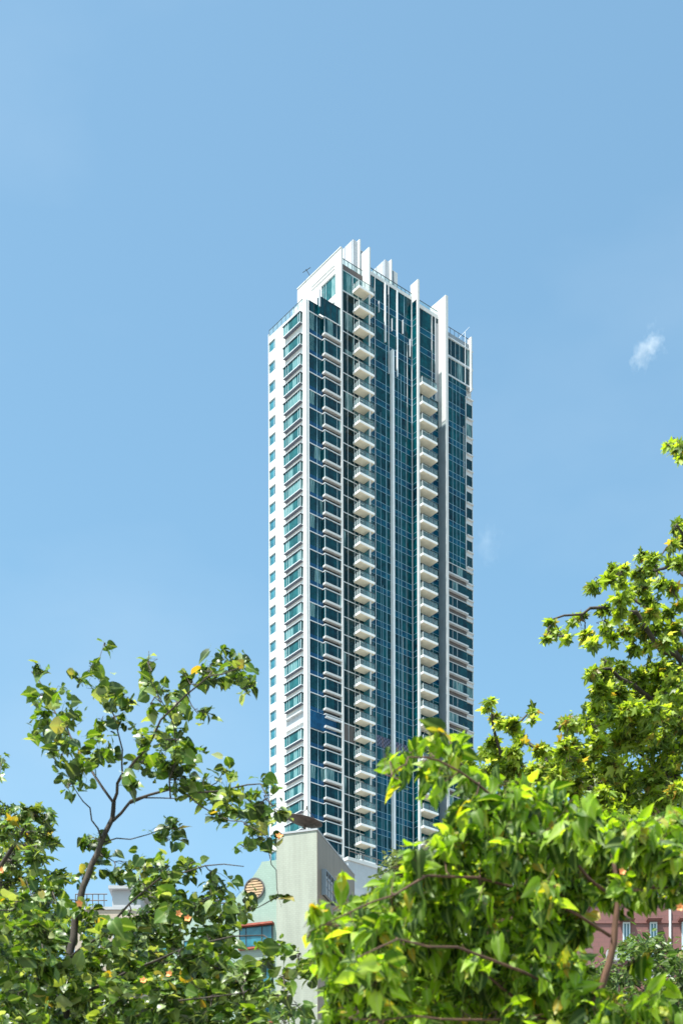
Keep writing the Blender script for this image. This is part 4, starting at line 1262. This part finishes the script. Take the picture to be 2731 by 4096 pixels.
C5 = [(898, 1768, 12, 12, 3), (925, 1755, 12, 10, 3), (950, 1745, 16, 8, 4), (985, 1738, 18, 12, 5), (1012, 1712, 14, 12, 4), (1055, 1722, 18, 10, 4), (1040, 1750, 20, 16, 6),
      (985, 1790, 20, 10, 3), (1010, 1800, 14, 10, 3), (1080, 1790, 26, 18, 7), (1120, 1830, 34, 24, 12), (1190, 1800, 34, 22, 12), (1240, 1840, 38, 24, 14), (1180, 1870, 40, 26, 16),
      (1090, 1880, 40, 26, 16), (1040, 1900, 30, 24, 10), (1010, 1940, 34, 24, 12), (1270, 1870, 40, 24, 14), (1330, 1900, 40, 24, 14), (1130, 1930, 44, 26, 18), (1220, 1930, 44, 26, 18),
      (1310, 1950, 44, 26, 18), (1390, 1940, 44, 26, 16), (1460, 1920, 40, 24, 14), (1530, 1900, 38, 24, 12), (1560, 1950, 36, 26, 12), (1480, 1970, 40, 24, 12), (950, 1990, 34, 22, 12),
      (1040, 1990, 40, 26, 16), (1120, 2010, 44, 26, 16), (980, 2040, 36, 26, 14), (900, 2050, 34, 26, 14), (850, 2080, 34, 24, 14), (790, 2100, 34, 24, 14), (745, 2120, 26, 22, 10),
      (720, 2095, 10, 10, 2), (790, 2055, 9, 9, 2), (1060, 2070, 40, 24, 12), (1340, 2020, 40, 20, 12), (1420, 2010, 40, 20, 12), (1500, 2030, 40, 18, 10), (1560, 2030, 30, 20, 8),
      (880, 2130, 40, 22, 14), (780, 2160, 34, 22, 12), (740, 2190, 20, 20, 7), (850, 2180, 44, 26, 20), (930, 2160, 40, 26, 16), (800, 2240, 40, 30, 18), (870, 2240, 44, 34, 24),
      (940, 2230, 44, 34, 22), (800, 2310, 40, 30, 18), (880, 2320, 44, 34, 22), (960, 2310, 44, 30, 20), (1010, 2250, 40, 30, 14), (1180, 2090, 30, 26, 12), (1220, 2130, 34, 30, 16),
      (1260, 2180, 38, 34, 20), (1200, 2200, 30, 30, 14), (1290, 2250, 40, 34, 20), (1240, 2270, 40, 30, 16), (1330, 2310, 40, 34, 18), (1150, 2140, 24, 26, 9), (1060, 2310, 40, 24, 12),
      (1130, 2320, 36, 22, 10), (1400, 2310, 40, 26, 10), (1480, 2320, 44, 24, 10), (840, 2390, 60, 30, 20), (1000, 2400, 60, 30, 20), (1250, 2400, 60, 30, 20), (1450, 2400, 60, 30, 16),
      (760, 2350, 30, 24, 10), (1250, 2060, 34, 24, 10), (1120, 2100, 20, 20, 6)]
for x, y, rx, ry, n in C5:
    D = D5 + rng.uniform(-1.1, 1.1) + (0.0 if x < 1000 else .3)
    T5.cluster(dp(x, y, D), pxm(rx * .85, D), pxm(ry * .85, D), int(n * 5.2) + 1, .30, tr=.0035)
fill(T5, [(1120, 1840), (1230, 1810), (1300, 1860), (1400, 1890), (1600, 1880), (1600, 2060), (1450, 2050), (1340, 2100), (1300, 2450), (740, 2450), (790, 2330), (770, 2260), (740, 2170),
           (740, 2120), (820, 2100), (900, 2050), (980, 2000), (1030, 1920)], 34, D5 + .5, 1.0, 30, 36, tr=.004, keep=.82, holes=((1080, 2130, 62, 36), (1180, 2020, 50, 20)))
fill(T5, [(1300, 2300), (1600, 2310), (1600, 2450), (1290, 2450)], 42, D5 + .3, 1.0, 32, 40, tr=.004)
fill(T5, [(1330, 2080), (1600, 2090), (1600, 2320), (1320, 2310)], 56, D5 + .8, .8, 26, 14, tr=.004, keep=.35)
e = T5.finish('ovate', .068, M['leaf_near'], M['bark_red'], droop=.9, upw=.3, hang=.45, szvar=.36)
props(e, 'nearest tree, large bright green drooping leaves filling the lower right', 'tree')
for x, y in ((1425, 2005), (1560, 2085)): flower(T5, x, y, D5 - .8, .018)

# ---- trees between the near hibiscus and the buildings
def round_tree(name, label, cx, ctop, D, wpx, kind, size, mt, n_cl, per, barkm='bark', low=2520, seed_gap=None):
    rt_ = dp(cx, 2352, D)
    T = Tree((rt_.x, D, 0), name)
    top = dp(cx, ctop, D)
    T.limb([(rt_.x, D, 0), (rt_.x + .2, D, top.z * .45), (rt_.x - .1, D, top.z * .7), top + Vector((0, 0, -.1 * top.z))], .02 * top.z, .02, .03)
    for k in range(7):
        a = k / 7 * 2 * math.pi
        z_ = top.z * (.40 + .05 * k)
        T.limb([(rt_.x, D, z_), Vector((rt_.x + math.cos(a) * pxm(wpx, D) * .5, D + math.sin(a) * 1.6, z_ + top.z * .18))], .007 * top.z, .012, .03)
    for i in range(n_cl):
        y = ctop + (low - ctop) * rng.random() ** .8
        f = min(1, math.sqrt(max(.03, (y - ctop) / (low - ctop) * 2.2)))
        x = cx + wpx * f * rng.uniform(-1, 1)
        Dd = D + rng.uniform(-1.6, 1.6)
        T.cluster(dp(x, y + 14, Dd), pxm(26, Dd), pxm(19, Dd), per, .5, tr=.010)
    e_ = T.finish(kind, size, mt, M[barkm], droop=.4, upw=.5)
    props(e_, label, 'tree')
    return T
round_tree('dark_tree', 'dark small-leaved tree in front of the pink brick block, low at the right', 1480, 2140, 24, 175, 'oval', .12, M['leaf_dark'], 190, 40)
round_tree('bushy_tree', 'small green tree low in the middle, behind the near drooping leaves', 1130, 2060, 22, 200, 'star', .13, M['leaf_hib'], 110, 34)
round_tree('olive_tree', 'olive brown small-leaved tree beside the pale block at the foot of the skyscraper', 925, 1945, 40, 78, 'oval', .16, M['leaf_olive'], 110, 60, low=2250)
round_tree('leafy_tree', 'pale yellow green tree at the bottom centre, beside the olive brown tree', 950, 2150, 18, 170, 'oval', .13, M['leaf_gum'], 70, 30)
round_tree('shady_tree', 'broad dark tree low at the left, behind the slender hibiscus', 330, 2170, 26, 330, 'oval', .14, M['leaf_dark'], 130, 32, low=2500)

# ---- overhead wires crossing the trees
m = MB()
def wire(p0, p1, sag, r):
    n = 12
    m.tube([p0.lerp(p1, i / n) + Vector((0, 0, -sag * 4 * (i / n) * (1 - i / n))) for i in range(n + 1)], [r] * (n + 1), 5)
wire(dp(1030, 2170, 12), dp(1250, 2290, 12), .02, .006)
props(m.build('wire', M['oldpipe']), 'thin wire slanting down through the leaves at the lower right', 'wire')

# ================================================================ the wisp of cloud
def cloud(x, y, D, w_, h_, rot, dens):
    me = bpy.data.meshes.new('cloud')
    import bmesh
    bm = bmesh.new(); bmesh.ops.create_icosphere(bm, subdivisions=4, radius=1)
    for v in bm.verts:
        n_ = 1 + .15 * math.sin(3 * v.co.x + 1) * math.cos(4 * v.co.z)
        v.co = Vector((v.co.x * w_, v.co.y * w_, v.co.z * h_)) * n_
    bm.to_mesh(me); bm.free()
    mm = bpy.data.materials.new('cloud vapour'); mm.use_nodes = True; nt = mm.node_tree; nt.nodes.clear()
    out = nt.nodes.new('ShaderNodeOutputMaterial'); pv = nt.nodes.new('ShaderNodeVolumePrincipled')
    pv.inputs['Color'].default_value = (1, 1, 1, 1); pv.inputs['Anisotropy'].default_value = .3
    tc = nt.nodes.new('ShaderNodeTexCoord')
    nz = nt.nodes.new('ShaderNodeTexNoise'); nz.inputs['Scale'].default_value = .085; nz.inputs['Detail'].default_value = 5; nz.inputs['Roughness'].default_value = .6
    nt.links.new(tc.outputs['Object'], nz.inputs['Vector'])
    ln = nt.nodes.new('ShaderNodeVectorMath'); ln.operation = 'MULTIPLY'; ln.inputs[1].default_value = (1 / w_, 1 / w_, 1 / h_)
    nt.links.new(tc.outputs['Object'], ln.inputs[0])
    le = nt.nodes.new('ShaderNodeVectorMath'); le.operation = 'LENGTH'; nt.links.new(ln.outputs[0], le.inputs[0])
    mr = nt.nodes.new('ShaderNodeMapRange'); mr.inputs[1].default_value = .1; mr.inputs[2].default_value = .95; mr.inputs[3].default_value = .12; mr.inputs[4].default_value = -.28
    nt.links.new(le.outputs['Value'], mr.inputs[0])
    ad = nt.nodes.new('ShaderNodeMath'); ad.operation = 'ADD'; nt.links.new(nz.outputs['Fac'], ad.inputs[0]); nt.links.new(mr.outputs[0], ad.inputs[1])
    m2 = nt.nodes.new('ShaderNodeMapRange'); m2.inputs[1].default_value = .48; m2.inputs[2].default_value = .75; m2.inputs[3].default_value = 0; m2.inputs[4].default_value = dens
    nt.links.new(ad.outputs[0], m2.inputs[0])
    nt.links.new(m2.outputs[0], pv.inputs['Density']); nt.links.new(pv.outputs[0], out.inputs['Volume'])
    me.materials.append(mm)
    o = bpy.data.objects.new('cloud', me); COL.objects.link(o)
    o.location = pt(x, y, D); o.rotation_euler = (0, rot, 0)
    props(o, kind='stuff')
cloud(2595, 1385, 1500, 24, 44, R(32), .055)
cloud(1945, 2165, 1500, 26, 40, R(-20), .009)
